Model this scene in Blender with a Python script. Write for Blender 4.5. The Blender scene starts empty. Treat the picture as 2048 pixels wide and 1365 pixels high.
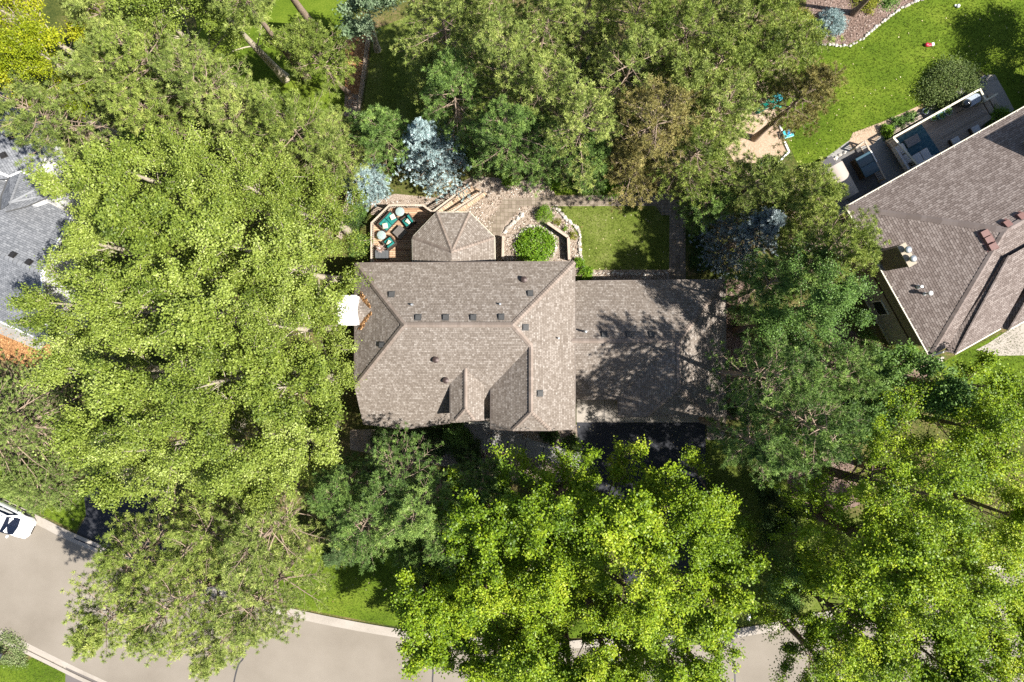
import bpy, bmesh, math, random
import numpy as np
from mathutils import Vector, Matrix

R = math.radians
random.seed(7)
scene = bpy.context.scene
COL = scene.collection
D = 52.5                       # camera height above the street, metres
S = 2048 / (D * 36.0 / 24.0)   # photograph pixels per metre on the ground


def P(px, py, z=0.0):
    """point at height z whose place in the plan photograph is (px, py)"""
    k = (D - z) / D / S
    return Vector(((px - 1024) * k, -(py - 682.5) * k, z))


def plane3(a, b, c):
    n = (b - a).cross(c - a).normalized()
    if n.z < 0:
        n = -n
    return n, n.dot(a)


def onp(px, py, pl):
    """point of plane pl seen at (px, py)"""
    n, d = pl
    o = Vector((0, 0, D))
    v = P(px, py, 0) - o
    t = (d - n.dot(o)) / n.dot(v)
    return o + v * t


# ------------------------------------------------------------------ naming
def tag(o, label=None, cat=None, group=None, kind=None):
    if label: o['label'] = label
    if cat: o['category'] = cat
    if group: o['group'] = group
    if kind: o['kind'] = kind
    return o


def empty(name, loc=(0, 0, 0), label=None, cat=None, group=None, rz=0.0):
    o = bpy.data.objects.new(name, None)
    o.empty_display_size = 0.3
    o.location = loc
    o.rotation_euler = (0, 0, rz)
    COL.objects.link(o)
    return tag(o, label, cat, group)


def base_of(parent):
    v = Vector((0, 0, 0))
    while parent is not None:
        v += parent.location
        parent = parent.parent
    return v


def copy_tree(o, parent=None, **kw):
    c = o.copy()
    COL.objects.link(c)
    c.parent = parent
    for ch in list(o.children):
        copy_tree(ch, c)
    return c


# ------------------------------------------------------------------ materials
def new_mat(name):
    m = bpy.data.materials.new(name)
    m.use_nodes = True
    nt = m.node_tree
    return m, nt, nt.nodes['Principled BSDF']


def node(nt, typ, inp=None, **props):
    n = nt.nodes.new(typ)
    for k, v in props.items():
        setattr(n, k, v)
    for k, v in (inp or {}).items():
        n.inputs[k].default_value = v
    return n


def c4(c):
    return (c[0], c[1], c[2], 1.0)


def ramp(nt, stops, interp='LINEAR'):
    r = nt.nodes.new('ShaderNodeValToRGB')
    r.color_ramp.interpolation = interp
    e = r.color_ramp.elements
    while len(e) < len(stops):
        e.new(0.5)
    for i, (p, c) in enumerate(stops):
        e[i].position = p
        e[i].color = c4(c)
    return r


def bump(nt, bsdf, height, dist=0.02, strength=0.6):
    b = node(nt, 'ShaderNodeBump', {'Distance': dist, 'Strength': strength})
    nt.links.new(height, b.inputs['Height'])
    nt.links.new(b.outputs[0], bsdf.inputs['Normal'])


def noise_mat(name, stops, scale=8.0, detail=6, rough=0.85, scale2=0.35, mix2=0.35, dist=0.01, spec=0.3, stretch=None):
    """two octave noise through a colour ramp"""
    m, nt, b = new_mat(name)
    tc = node(nt, 'ShaderNodeTexCoord')
    src = tc.outputs['Object']
    if stretch:
        mp = node(nt, 'ShaderNodeMapping', {'Scale': stretch[:3], 'Rotation': (0, 0, stretch[3])})
        nt.links.new(src, mp.inputs[0]); src = mp.outputs[0]
    n1 = node(nt, 'ShaderNodeTexNoise', {'Scale': scale, 'Detail': detail, 'Roughness': 0.7})
    n2 = node(nt, 'ShaderNodeTexNoise', {'Scale': scale2, 'Detail': 4, 'Roughness': 0.6})
    for n in (n1, n2):
        nt.links.new(src, n.inputs['Vector'])
    mx = node(nt, 'ShaderNodeMix', {'Factor': mix2}, data_type='FLOAT')
    nt.links.new(n1.outputs[0], mx.inputs[2]); nt.links.new(n2.outputs[0], mx.inputs[3])
    r = ramp(nt, stops)
    nt.links.new(mx.outputs[0], r.inputs[0])
    nt.links.new(r.outputs[0], b.inputs['Base Color'])
    b.inputs['Roughness'].default_value = rough
    b.inputs['Specular IOR Level'].default_value = spec
    if dist:
        bump(nt, b, n1.outputs[0], dist)
    return m


def plain(name, c, rough=0.5, metal=0.0, vary=0.12, scale=14.0, spec=0.5, coat=0.0):
    m, nt, b = new_mat(name)
    tc = node(nt, 'ShaderNodeTexCoord')
    n1 = node(nt, 'ShaderNodeTexNoise', {'Scale': scale, 'Detail': 4})
    nt.links.new(tc.outputs['Object'], n1.inputs['Vector'])
    lo = tuple(x * (1 - vary) for x in c); hi = tuple(min(1, x * (1 + vary)) for x in c)
    r = ramp(nt, [(0.3, lo), (0.7, hi)])
    nt.links.new(n1.outputs[0], r.inputs[0])
    nt.links.new(r.outputs[0], b.inputs['Base Color'])
    b.inputs['Roughness'].default_value = rough
    b.inputs['Metallic'].default_value = metal
    b.inputs['Specular IOR Level'].default_value = spec
    b.inputs['Coat Weight'].default_value = coat
    return m


def shingle_mat(name, stops, tab=0.33, row=0.145, mortar=0.008, gap=(0.02, 0.018, 0.016), streak=0.5, big=0.2):
    m, nt, b = new_mat(name)
    uv = node(nt, 'ShaderNodeUVMap')
    def brick(w, h, off, sq=1.0):
        t = node(nt, 'ShaderNodeTexBrick', {'Color1': (0, 0, 0, 1), 'Color2': (1, 1, 1, 1), 'Mortar': (0.5, 0.5, 0.5, 1),
                                            'Scale': 1.0, 'Mortar Size': mortar, 'Mortar Smooth': 0.2, 'Brick Width': w, 'Row Height': h})
        t.offset = off; t.offset_frequency = 2; t.squash = sq; t.squash_frequency = 3
        nt.links.new(uv.outputs[0], t.inputs['Vector'])
        return t
    b1 = brick(tab, row, 0.5, 1.25)
    b2 = brick(tab * 0.62, row, 0.37, 0.8)
    nz = node(nt, 'ShaderNodeTexNoise', {'Scale': 0.5, 'Detail': 5, 'Roughness': 0.6})
    fine = node(nt, 'ShaderNodeTexNoise', {'Scale': 26.0, 'Detail': 3})
    for n in (nz, fine):
        nt.links.new(uv.outputs[0], n.inputs['Vector'])
    m1 = node(nt, 'ShaderNodeMix', {'Factor': streak}, data_type='FLOAT')
    nt.links.new(b1.outputs['Color'], m1.inputs[2]); nt.links.new(b2.outputs['Color'], m1.inputs[3])
    m2 = node(nt, 'ShaderNodeMix', {'Factor': big}, data_type='FLOAT')
    nt.links.new(m1.outputs[0], m2.inputs[2]); nt.links.new(nz.outputs[0], m2.inputs[3])
    m3 = node(nt, 'ShaderNodeMix', {'Factor': 0.12}, data_type='FLOAT')
    nt.links.new(m2.outputs[0], m3.inputs[2]); nt.links.new(fine.outputs[0], m3.inputs[3])
    r = ramp(nt, stops)
    nt.links.new(m3.outputs[0], r.inputs[0])
    mc = node(nt, 'ShaderNodeMix', data_type='RGBA')
    nt.links.new(b1.outputs['Fac'], mc.inputs[0])
    nt.links.new(r.outputs[0], mc.inputs[6]); mc.inputs[7].default_value = c4(gap)
    nt.links.new(mc.outputs[2], b.inputs['Base Color'])
    b.inputs['Roughness'].default_value = 0.9
    b.inputs['Specular IOR Level'].default_value = 0.2
    # every course rises towards its lower edge
    sx = node(nt, 'ShaderNodeSeparateXYZ'); nt.links.new(uv.outputs[0], sx.inputs[0])
    dv = node(nt, 'ShaderNodeMath', {1: row}, operation='DIVIDE'); nt.links.new(sx.outputs[1], dv.inputs[0])
    fr = node(nt, 'ShaderNodeMath', operation='FRACT'); nt.links.new(dv.outputs[0], fr.inputs[0])
    iv = node(nt, 'ShaderNodeMath', {0: 1.0}, operation='SUBTRACT'); nt.links.new(fr.outputs[0], iv.inputs[1])
    ad = node(nt, 'ShaderNodeMath', operation='ADD'); nt.links.new(iv.outputs[0], ad.inputs[0]); nt.links.new(m1.outputs[0], ad.inputs[1])
    bump(nt, b, ad.outputs[0], 0.012, 0.8)
    return m


def tint_mat(name, stops, rough=0.85, spec=0.3, trans=0.0, trans_col=None, noise=0.0):
    """colour picked by the mesh's own random per-face 'tint'"""
    m, nt, b = new_mat(name)
    at = node(nt, 'ShaderNodeAttribute', attribute_name='tint')
    r = ramp(nt, stops)
    nt.links.new(at.outputs['Fac'], r.inputs[0])
    nt.links.new(r.outputs[0], b.inputs['Base Color'])
    b.inputs['Roughness'].default_value = rough
    b.inputs['Specular IOR Level'].default_value = spec
    if trans > 0:
        t = node(nt, 'ShaderNodeBsdfTranslucent')
        mu = node(nt, 'ShaderNodeMix', {0: 1.0}, data_type='RGBA', blend_type='MULTIPLY')
        nt.links.new(r.outputs[0], mu.inputs[6]); mu.inputs[7].default_value = c4(trans_col or (1.1, 1.0, 0.5))
        nt.links.new(mu.outputs[2], t.inputs['Color'])
        ms = node(nt, 'ShaderNodeMixShader', {0: trans})
        nt.links.new(b.outputs[0], ms.inputs[1]); nt.links.new(t.outputs[0], ms.inputs[2])
        nt.links.new(ms.outputs[0], nt.nodes['Material Output'].inputs['Surface'])
    return m


def plank_mat(name, stops, w=0.14, length=3.0, rot=0.0, gap=(0.05, 0.035, 0.02), rough=0.8, mortar=0.012):
    m, nt, b = new_mat(name)
    tc = node(nt, 'ShaderNodeTexCoord')
    mp = node(nt, 'ShaderNodeMapping', {'Rotation': (0, 0, rot)})
    nt.links.new(tc.outputs['Object'], mp.inputs[0])
    t = node(nt, 'ShaderNodeTexBrick', {'Color1': (0, 0, 0, 1), 'Color2': (1, 1, 1, 1), 'Mortar': (.5, .5, .5, 1), 'Scale': 1.0,
                                        'Mortar Size': mortar, 'Mortar Smooth': 0.1, 'Brick Width': length, 'Row Height': w})
    nt.links.new(mp.outputs[0], t.inputs['Vector'])
    st = node(nt, 'ShaderNodeMapping', {'Rotation': (0, 0, rot), 'Scale': (1.5, 18, 1)})
    nt.links.new(tc.outputs['Object'], st.inputs[0])
    nz = node(nt, 'ShaderNodeTexNoise', {'Scale': 1.6, 'Detail': 5}); nt.links.new(st.outputs[0], nz.inputs['Vector'])
    mx = node(nt, 'ShaderNodeMix', {'Factor': 0.55}, data_type='FLOAT')
    nt.links.new(t.outputs['Color'], mx.inputs[2]); nt.links.new(nz.outputs[0], mx.inputs[3])
    r = ramp(nt, stops); nt.links.new(mx.outputs[0], r.inputs[0])
    mc = node(nt, 'ShaderNodeMix', data_type='RGBA'); nt.links.new(t.outputs['Fac'], mc.inputs[0])
    nt.links.new(r.outputs[0], mc.inputs[6]); mc.inputs[7].default_value = c4(gap)
    nt.links.new(mc.outputs[2], b.inputs['Base Color'])
    b.inputs['Roughness'].default_value = rough
    iv = node(nt, 'ShaderNodeMath', {0: 1.0}, operation='SUBTRACT'); nt.links.new(t.outputs['Fac'], iv.inputs[1])
    bump(nt, b, iv.outputs[0], 0.008)
    return m


# ------------------------------------------------------------------ mesh builder
class MB:
    def __init__(self):
        self.v = []; self.f = []; self.t = []; self.T = Matrix.Identity(4)

    def at(self, loc, rz=0.0):
        self.T = Matrix.Translation(Vector(loc)) @ Matrix.Rotation(rz, 4, 'Z'); return self

    def add(self, vs, fs, tint=0.5):
        o = len(self.v)
        self.v += [self.T @ Vector(p) for p in vs]
        for f in fs:
            self.f.append([i + o for i in f]); self.t.append(tint)

    def box(self, c, s, rz=0.0, tint=0.5, taper=1.0):
        x, y, z = (k / 2 for k in s); ca, sa = math.cos(rz), math.sin(rz)
        vs = []
        for dz in (-z, z):
            k = taper if dz > 0 else 1.0
            for dx, dy in ((-x, -y), (x, -y), (x, y), (-x, y)):
                dx *= k; dy *= k
                vs.append((c[0] + dx * ca - dy * sa, c[1] + dx * sa + dy * ca, c[2] + dz))
        self.add(vs, [(3, 2, 1, 0), (4, 5, 6, 7), (0, 1, 5, 4), (1, 2, 6, 5), (2, 3, 7, 6), (3, 0, 4, 7)], tint)
        return self

    def bar(self, a, b, w, h, tint=0.5, lift=0.0):
        """box beam from a to b, width w across (horizontal), height h"""
        a = Vector(a); b = Vector(b); d = (b - a); L = d.length
        if L < 1e-6: return self
        d.normalize()
        s = Vector((-d.y, d.x, 0))
        if s.length < 1e-4: s = Vector((1, 0, 0))
        s.normalize(); u = d.cross(s); u = u if u.z >= 0 else -u
        vs = []
        for p in (a, b):
            for x, y in ((-1, -1), (1, -1), (1, 1), (-1, 1)):
                vs.append(p + s * (x * w / 2) + u * (y * h / 2 + lift))
        self.add(vs, [(0, 1, 2, 3), (7, 6, 5, 4), (0, 4, 5, 1), (1, 5, 6, 2), (2, 6, 7, 3), (3, 7, 4, 0)], tint)
        return self

    def prism(self, poly, z0, z1, tint=0.5):
        n = len(poly)
        vs = [(p[0], p[1], z0) for p in poly] + [(p[0], p[1], z1) for p in poly]
        area = sum(poly[i][0] * poly[(i + 1) % n][1] - poly[(i + 1) % n][0] * poly[i][1] for i in range(n))
        idx = list(range(n)) if area > 0 else list(range(n))[::-1]
        fs = [[idx[i] for i in range(n)][::-1], [i + n for i in idx]]
        for i in range(n):
            a, b = idx[i], idx[(i + 1) % n]
            fs.append([a, b, b + n, a + n])
        self.add(vs, fs, tint); return self

    def slab(self, pts, th, tint=0.5):
        """sloping polygon with thickness th downwards"""
        n = len(pts); pts = [Vector(p) for p in pts]
        nz = sum(pts[i].x * pts[(i + 1) % n].y - pts[(i + 1) % n].x * pts[i].y for i in range(n))
        if nz < 0: pts = pts[::-1]
        vs = pts + [p - Vector((0, 0, th)) for p in pts]
        fs = [list(range(n)), list(range(2 * n - 1, n - 1, -1))]
        for i in range(n):
            j = (i + 1) % n
            fs.append([i, i + n, j + n, j])
        self.add(vs, fs, tint); return self

    def tube(self, pts, rad, k=8, cap=True, tint=0.5):
        pts = [Vector(p) for p in pts]; n = len(pts)
        rad = rad if isinstance(rad, (list, tuple)) else [rad] * n
        d = (pts[-1] - pts[0]).normalized()
        a = d.orthogonal().normalized(); b = d.cross(a)
        vs = []; fs = []
        for i, p in enumerate(pts):
            for j in range(k):
                t = 2 * math.pi * j / k
                vs.append(p + (a * math.cos(t) + b * math.sin(t)) * rad[i])
        for i in range(n - 1):
            for j in range(k):
                q = (j + 1) % k
                fs.append([i * k + j, i * k + q, (i + 1) * k + q, (i + 1) * k + j])
        if cap:
            fs.append([j for j in range(k)][::-1]); fs.append([(n - 1) * k + j for j in range(k)])
        self.add(vs, fs, tint); return self

    def lathe(self, c, prof, k=20, tint=0.5, sx=1.0, sy=1.0):
        """prof: list of (radius, z)"""
        c = Vector(c); vs = []; fs = []
        for r, z in prof:
            for j in range(k):
                t = 2 * math.pi * j / k
                vs.append(c + Vector((r * sx * math.cos(t), r * sy * math.sin(t), z)))
        m = len(prof)
        for i in range(m - 1):
            for j in range(k):
                q = (j + 1) % k
                fs.append([i * k + j, i * k + q, (i + 1) * k + q, (i + 1) * k + j])
        fs.append(list(range(k))[::-1]); fs.append([(m - 1) * k + j for j in range(k)])
        self.add(vs, fs, tint); return self

    def build(self, name, mat, parent=None, bevel=0.0, smooth=False, uv=False, seg=2, tint=False):
        off = base_of(parent)
        me = bpy.data.meshes.new(name)
        me.from_pydata([tuple(Vector(p) - off) for p in self.v], [], self.f)
        if tint:
            a = me.attributes.new('tint', 'FLOAT', 'FACE'); a.data.foreach_set('value', self.t)
        if bevel > 0:
            bm = bmesh.new(); bm.from_mesh(me)
            es = [e for e in bm.edges if len(e.link_faces) == 2 and e.calc_face_angle(0) > 0.5]
            bmesh.ops.bevel(bm, geom=es, offset=bevel, segments=seg, affect='EDGES', clamp_overlap=True, profile=0.6)
            bm.to_mesh(me); bm.free()
        if uv: roof_uv(me, off)
        if smooth:
            me.polygons.foreach_set('use_smooth', [True] * len(me.polygons))
            if smooth == 'auto':
                me.set_sharp_from_angle(angle=R(40))
        if mat: me.materials.append(mat)
        o = bpy.data.objects.new(name, me)
        COL.objects.link(o)
        o.parent = parent
        return o


def roof_uv(me, off):
    """u runs along the eaves, v up the slope, in metres"""
    uv = me.uv_layers.new(name='UVMap')
    for p in me.polygons:
        n = p.normal
        u = Vector((0, 0, 1)).cross(n)
        u = u.normalized() if u.length > 1e-3 else Vector((1, 0, 0))
        v = n.cross(u)
        for li in p.loop_indices:
            q = me.vertices[me.loops[li].vertex_index].co + off
            uv.data[li].uv = (q.dot(u), q.dot(v))


def sheet(name, pts, z, mat, kind='structure', label=None, cat=None, th=0.0):
    """flat ground sheet from photograph outline points"""
    m = MB()
    w = [P(a, b, 0) for a, b in pts]
    n = len(w)
    area = sum(w[i].x * w[(i + 1) % n].y - w[(i + 1) % n].x * w[i].y for i in range(n))
    if area < 0: w = w[::-1]
    if th > 0:
        m.prism([(p.x, p.y) for p in w], z - th, z)
    else:
        m.add([(p.x, p.y, z) for p in w], [list(range(n))])
    o = m.build(name, mat)
    # n-gons triangulate cleanly
    bm = bmesh.new(); bm.from_mesh(o.data)
    bmesh.ops.triangulate(bm, faces=bm.faces[:]); bm.to_mesh(o.data); bm.free()
    return tag(o, label, cat, None, kind)


def smooth_line(pts, n=6):
    """Catmull-Rom through 2-D points"""
    out = []
    q = [pts[0]] + list(pts) + [pts[-1]]
    for i in range(1, len(q) - 2):
        for k in range(n):
            t = k / n
            o = []
            for a in (0, 1):
                p0, p1, p2, p3 = (q[i + j][a] for j in (-1, 0, 1, 2))
                o.append(0.5 * (2 * p1 + (p2 - p0) * t + (2 * p0 - 5 * p1 + 4 * p2 - p3) * t * t + (3 * p1 - p0 - 3 * p2 + p3) * t ** 3))
            out.append(tuple(o))
    out.append(tuple(pts[-1]))
    return out


# ------------------------------------------------------------------ fast numpy meshes
def fast_mesh(name, verts, faces, mat, parent=None, tint=None, smooth=False):
    """faces: (M,k) int array, k fixed"""
    me = bpy.data.meshes.new(name)
    off = np.array(base_of(parent), dtype=np.float32)
    v = (np.asarray(verts, dtype=np.float32) - off)
    M, k = faces.shape
    me.vertices.add(len(v)); me.vertices.foreach_set('co', v.ravel())
    me.loops.add(M * k); me.loops.foreach_set('vertex_index', faces.astype(np.int32).ravel())
    me.polygons.add(M); me.polygons.foreach_set('loop_start', np.arange(0, M * k, k, dtype=np.int32))
    if tint is not None:
        a = me.attributes.new('tint', 'FLOAT', 'FACE'); a.data.foreach_set('value', np.asarray(tint, dtype=np.float32))
    if smooth:
        me.polygons.foreach_set('use_smooth', np.ones(M, dtype=bool))
    me.update(calc_edges=True)
    me.materials.append(mat)
    o = bpy.data.objects.new(name, me)
    COL.objects.link(o)
    o.parent = parent
    return o


def inside(poly, pts):
    x, y = pts[:, 0], pts[:, 1]; r = np.zeros(len(pts), bool)
    n = len(poly)
    for i in range(n):
        x1, y1 = poly[i]; x2, y2 = poly[(i + 1) % n]
        c = ((y1 > y) != (y2 > y)) & (x < (x2 - x1) * (y - y1) / (y2 - y1 + 1e-12) + x1)
        r ^= c
    return r


def scatter(poly_px, density, rng):
    poly = [(p.x, p.y) for p in (P(a, b) for a, b in poly_px)]
    a = np.array(poly); lo, hi = a.min(0), a.max(0)
    n = int(density * np.prod(hi - lo))
    pts = rng.uniform(lo, hi, (n, 2))
    return pts[inside(poly, pts)]


def unit(v):
    return v / (np.linalg.norm(v, axis=-1, keepdims=True) + 1e-9)


def pebbles(name, pts, z, size, mat, rng, flat=0.6, elong=1.4):
    """rough little stones (deformed octahedra)"""
    n = len(pts)
    o = np.array([[1, 0, 0], [0, 1, 0], [-1, 0, 0], [0, -1, 0], [0, 0, 1], [0, 0, -.3]], float)
    s = rng.uniform(size[0], size[1], (n, 1, 1))
    v = o[None] * s * np.array([elong, 1, flat])[None, None]
    v = v * rng.uniform(0.7, 1.2, (n, 6, 1))
    a = rng.uniform(0, 2 * np.pi, n); c, d = np.cos(a), np.sin(a)
    x = v[:, :, 0] * c[:, None] - v[:, :, 1] * d[:, None]; y = v[:, :, 0] * d[:, None] + v[:, :, 1] * c[:, None]
    v = np.stack([x + pts[:, :1], y + pts[:, 1:2], v[:, :, 2] + z], -1)
    f = np.array([[0, 1, 4], [1, 2, 4], [2, 3, 4], [3, 0, 4], [1, 0, 5], [2, 1, 5], [3, 2, 5], [0, 3, 5]])
    F = (f[None] + (np.arange(n) * 6)[:, None, None]).reshape(-1, 3)
    return fast_mesh(name, v.reshape(-1, 3), F, mat, tint=np.repeat(rng.random(n), 8))


def blades(name, pts, z, mat, rng, h=(0.05, 0.1), w=0.02, per=3):
    pts = np.repeat(pts, per, 0); n = len(pts)
    pts = pts + rng.normal(0, 0.03, pts.shape)
    a = rng.uniform(0, 2 * np.pi, n); d = np.stack([np.cos(a), np.sin(a)], -1); s = np.stack([-d[:, 1], d[:, 0]], -1)
    hh = rng.uniform(h[0], h[1], (n, 1)); out = rng.uniform(0.2, 1.0, (n, 1)) * hh
    b1 = np.concatenate([pts + s * w / 2, np.full((n, 1), z)], 1)
    b2 = np.concatenate([pts - s * w / 2, np.full((n, 1), z)], 1)
    t = np.concatenate([pts + d * out, z + hh], 1)
    v = np.stack([b1, b2, t], 1).reshape(-1, 3)
    return fast_mesh(name, v, np.arange(3 * n).reshape(-1, 3), mat, tint=rng.random(n))
# ------------------------------------------------------------------ plants
def tubes(p, r, k=5):
    """p (B,m,3) polylines, r (B,m) radii -> verts, quad faces"""
    B, m, _ = p.shape
    d = unit(p[:, -1] - p[:, 0])
    ref = np.where(np.abs(d[:, 2:3]) > 0.9, np.array([[1.0, 0, 0]]), np.array([[0, 0, 1.0]]))
    a = unit(np.cross(d, ref)); b = np.cross(d, a)
    t = np.arange(k) * 2 * np.pi / k
    ring = a[:, None, :] * np.cos(t)[None, :, None] + b[:, None, :] * np.sin(t)[None, :, None]
    v = p[:, :, None, :] + ring[:, None] * r[:, :, None, None]
    i = np.arange(m - 1)[:, None]; j = np.arange(k)[None]; q = (j + 1) % k
    f = np.stack([i * k + j, i * k + q, (i + 1) * k + q, (i + 1) * k + j], -1).reshape(-1, 4)
    F = (f[None] + (np.arange(B) * m * k)[:, None, None]).reshape(-1, 4)
    return v.reshape(-1, 3), F


def join(parts):
    vs, fs, o = [], [], 0
    for v, f in parts:
        vs.append(v); fs.append(f + o); o += len(v)
    return np.concatenate(vs), np.concatenate(fs)


def bez(p0, p1, p2, t):
    t = t[..., None]
    return (1 - t) ** 2 * p0 + 2 * t * (1 - t) * p1 + t * t * p2


def leaf_faces(c, size, rng, up=0.8, aspect=0.75):
    """one folded diamond per leaf"""
    n = len(c)
    nrm = unit(rng.normal(0, 1, (n, 3)) + np.array([0, 0, up * 2.0]))
    d = unit(np.cross(nrm, rng.normal(0, 1, (n, 3))))
    s = np.cross(nrm, d)
    L = size * rng.uniform(0.7, 1.25, (n, 1))
    w = L * aspect * 0.5
    v = np.stack([c - d * L * 0.5, c + s * w + nrm * w * 0.25, c + d * L * 0.5, c - s * w + nrm * w * 0.25], 1)
    return v.reshape(-1, 3), np.arange(4 * n).reshape(-1, 4)


def needle_faces(c, axis, rng, n_per, length, width, spread=1.0):
    """star of n_per thin blades around every tuft centre"""
    N = len(c)
    d = unit(rng.normal(0, 1, (N, n_per, 3)) * spread + axis[:, None, :])
    L = length * rng.uniform(0.75, 1.2, (N, n_per, 1))
    s = unit(np.cross(d, rng.normal(0, 1, (N, n_per, 3)))) * width / 2
    o = c[:, None, :] + d * L * 0.12
    v = np.stack([o - s * 0.6, o + s * 0.6, o + d * L * 0.7 + s, o + d * L, o + d * L * 0.7 - s], 2)
    n = N * n_per
    v = v.reshape(n, 5, 3)[:, [0, 1, 2, 3]]
    v[:, 2] = v[:, 2]
    return v.reshape(-1, 3), np.arange(4 * n).reshape(-1, 4)


def wobble(az, rng, amp=0.22):
    ph = rng.uniform(0, 2 * np.pi, 4)
    return 1 + amp * (0.5 * np.sin(2 * az + ph[0]) + 0.45 * np.sin(3 * az + ph[1]) + 0.35 * np.sin(5 * az + ph[2]) + 0.25 * np.sin(8 * az + ph[3]))


def plant_empty(name, base, label, cat, group):
    return empty(name, base, label, cat, group)


def broadleaf(name, crown_px, r_px, H, label, leaf, bark, group, base_px=None, seed=0, zlow=0.34, leaf_size=0.105,
              dens=1.0, clump=0.205, cat='tree', flat=1.0, up=0.8, open_=0.0, trunk_r=None, nleaf=40):
    rng = np.random.default_rng(seed)
    zb = H * zlow; zm = (H + zb) / 2
    zc = zm + 0.15 * (H - zb)
    C = np.array(P(crown_px[0], crown_px[1], zc)); Rr = r_px * (D - zc) / D / S
    base = np.array(P(base_px[0], base_px[1], 0)) if base_px else np.array([C[0], C[1], 0]) + np.append(rng.normal(0, 0.35, 2), 0)
    root = plant_empty(name, tuple(base), label, cat, group)
    top = np.array([C[0], C[1], H * 0.93])
    ctl = np.array([base[0] * .55 + C[0] * .45, base[1] * .55 + C[1] * .45, H * 0.45]) + rng.normal(0, .25, 3)
    tt = np.linspace(0, 1, 9)
    tr = bez(base, ctl, top, tt)
    r0 = trunk_r or (0.05 + 0.013 * H + 0.02 * Rr)
    wood = [tubes(tr[None], (r0 * (1 - tt) ** 0.8 + 0.02)[None] * np.where(tt == 0, 1.35, 1)[None], 8)]
    # limbs reach points spread over the crown's envelope
    nl = int(max(9, 3.5 * Rr ** 1.65 * (1 - 0.25 * open_)))
    ct = rng.uniform(-0.45, 1, nl); ct[::5] = rng.uniform(.75, 1, len(ct[::5])); az = np.arange(nl) * 2.39996 + rng.uniform(0, 6.28)
    st = np.sqrt(1 - ct ** 2)
    wv = wobble(az, rng)
    rad = Rr * wv * rng.uniform(0.72, 1.04, nl)
    E = np.stack([C[0] + rad * st * np.cos(az), C[1] + rad * st * np.sin(az), zm + ct * (H - zb) / 2 * flat * rng.uniform(.85, 1.05, nl)], -1)
    hs = np.clip((E[:, 2] - rad * st * rng.uniform(.6, 1.1, nl)) / H, 0.22, 0.9)
    A = bez(base, ctl, top, hs)
    mid = (A + E) / 2 + np.stack([np.zeros(nl), np.zeros(nl), rng.uniform(-.2, .5, nl)], -1) + rng.normal(0, .2, (nl, 3))
    t5 = np.linspace(0, 1, 6)
    lp = np.stack([bez(A, mid, E, np.full(nl, t)) for t in t5], 1)
    lr = (0.018 + r0 * 0.26 * (1 - hs) ** 1.4)[:, None] * (1 - 0.82 * t5)[None]
    wood.append(tubes(lp, lr, 5))
    ns = 8
    ts = rng.uniform(.38, 1.0, (nl, ns))
    S0 = bez(A[:, None], mid[:, None], E[:, None], ts).reshape(-1, 3)
    tang = unit(np.repeat(E - A, ns, 0))
    out = unit(S0 - np.array([C[0], C[1], zm - 0.3 * Rr]))
    dr = unit(tang * .7 + out * .7 + rng.normal(0, .55, S0.shape) + np.array([0, 0, .25]))
    ln = (Rr * 0.26 * rng.uniform(.4, 1.75, len(S0)))[:, None]
    S1 = S0 + dr * ln
    S1m = (S0 + S1) / 2 + rng.normal(0, .06, S0.shape)
    sp = np.stack([S0, S1m, S1], 1)
    wood.append(tubes(sp, np.tile(np.array([[.026, .018, .007]]), (len(sp), 1)), 3))
    cl = np.concatenate([S0 + (S1 - S0) * k for k in (.45, .8, 1.05)] + [E])
    cs = clump * rng.uniform(.55, 1.4, len(cl))
    ctint = rng.normal(0, .13, len(cl)) + np.concatenate([np.tile(np.repeat(rng.normal(0, .1, nl), ns), 3), np.zeros(nl)])
    n = rng.poisson(nleaf * dens, len(cl))
    idx = np.repeat(np.arange(len(cl)), n)
    g = rng.normal(0, 1, (len(idx), 3)) * cs[idx][:, None] * np.array([1, 1, .75])
    lc = cl[idx] + g
    lv, lf = leaf_faces(lc, leaf_size * rng.uniform(.92, 1.28), rng, up)
    tint = np.clip(.5 + rng.normal(0, .09) + ctint[idx] + rng.normal(0, .13, len(idx)), 0, 1)
    wv_, wf_ = join(wood)
    fast_mesh('trunk', wv_, wf_, bark, root, smooth=True)
    fast_mesh('crown', lv, lf, leaf, root, tint=tint)
    return root


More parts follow.
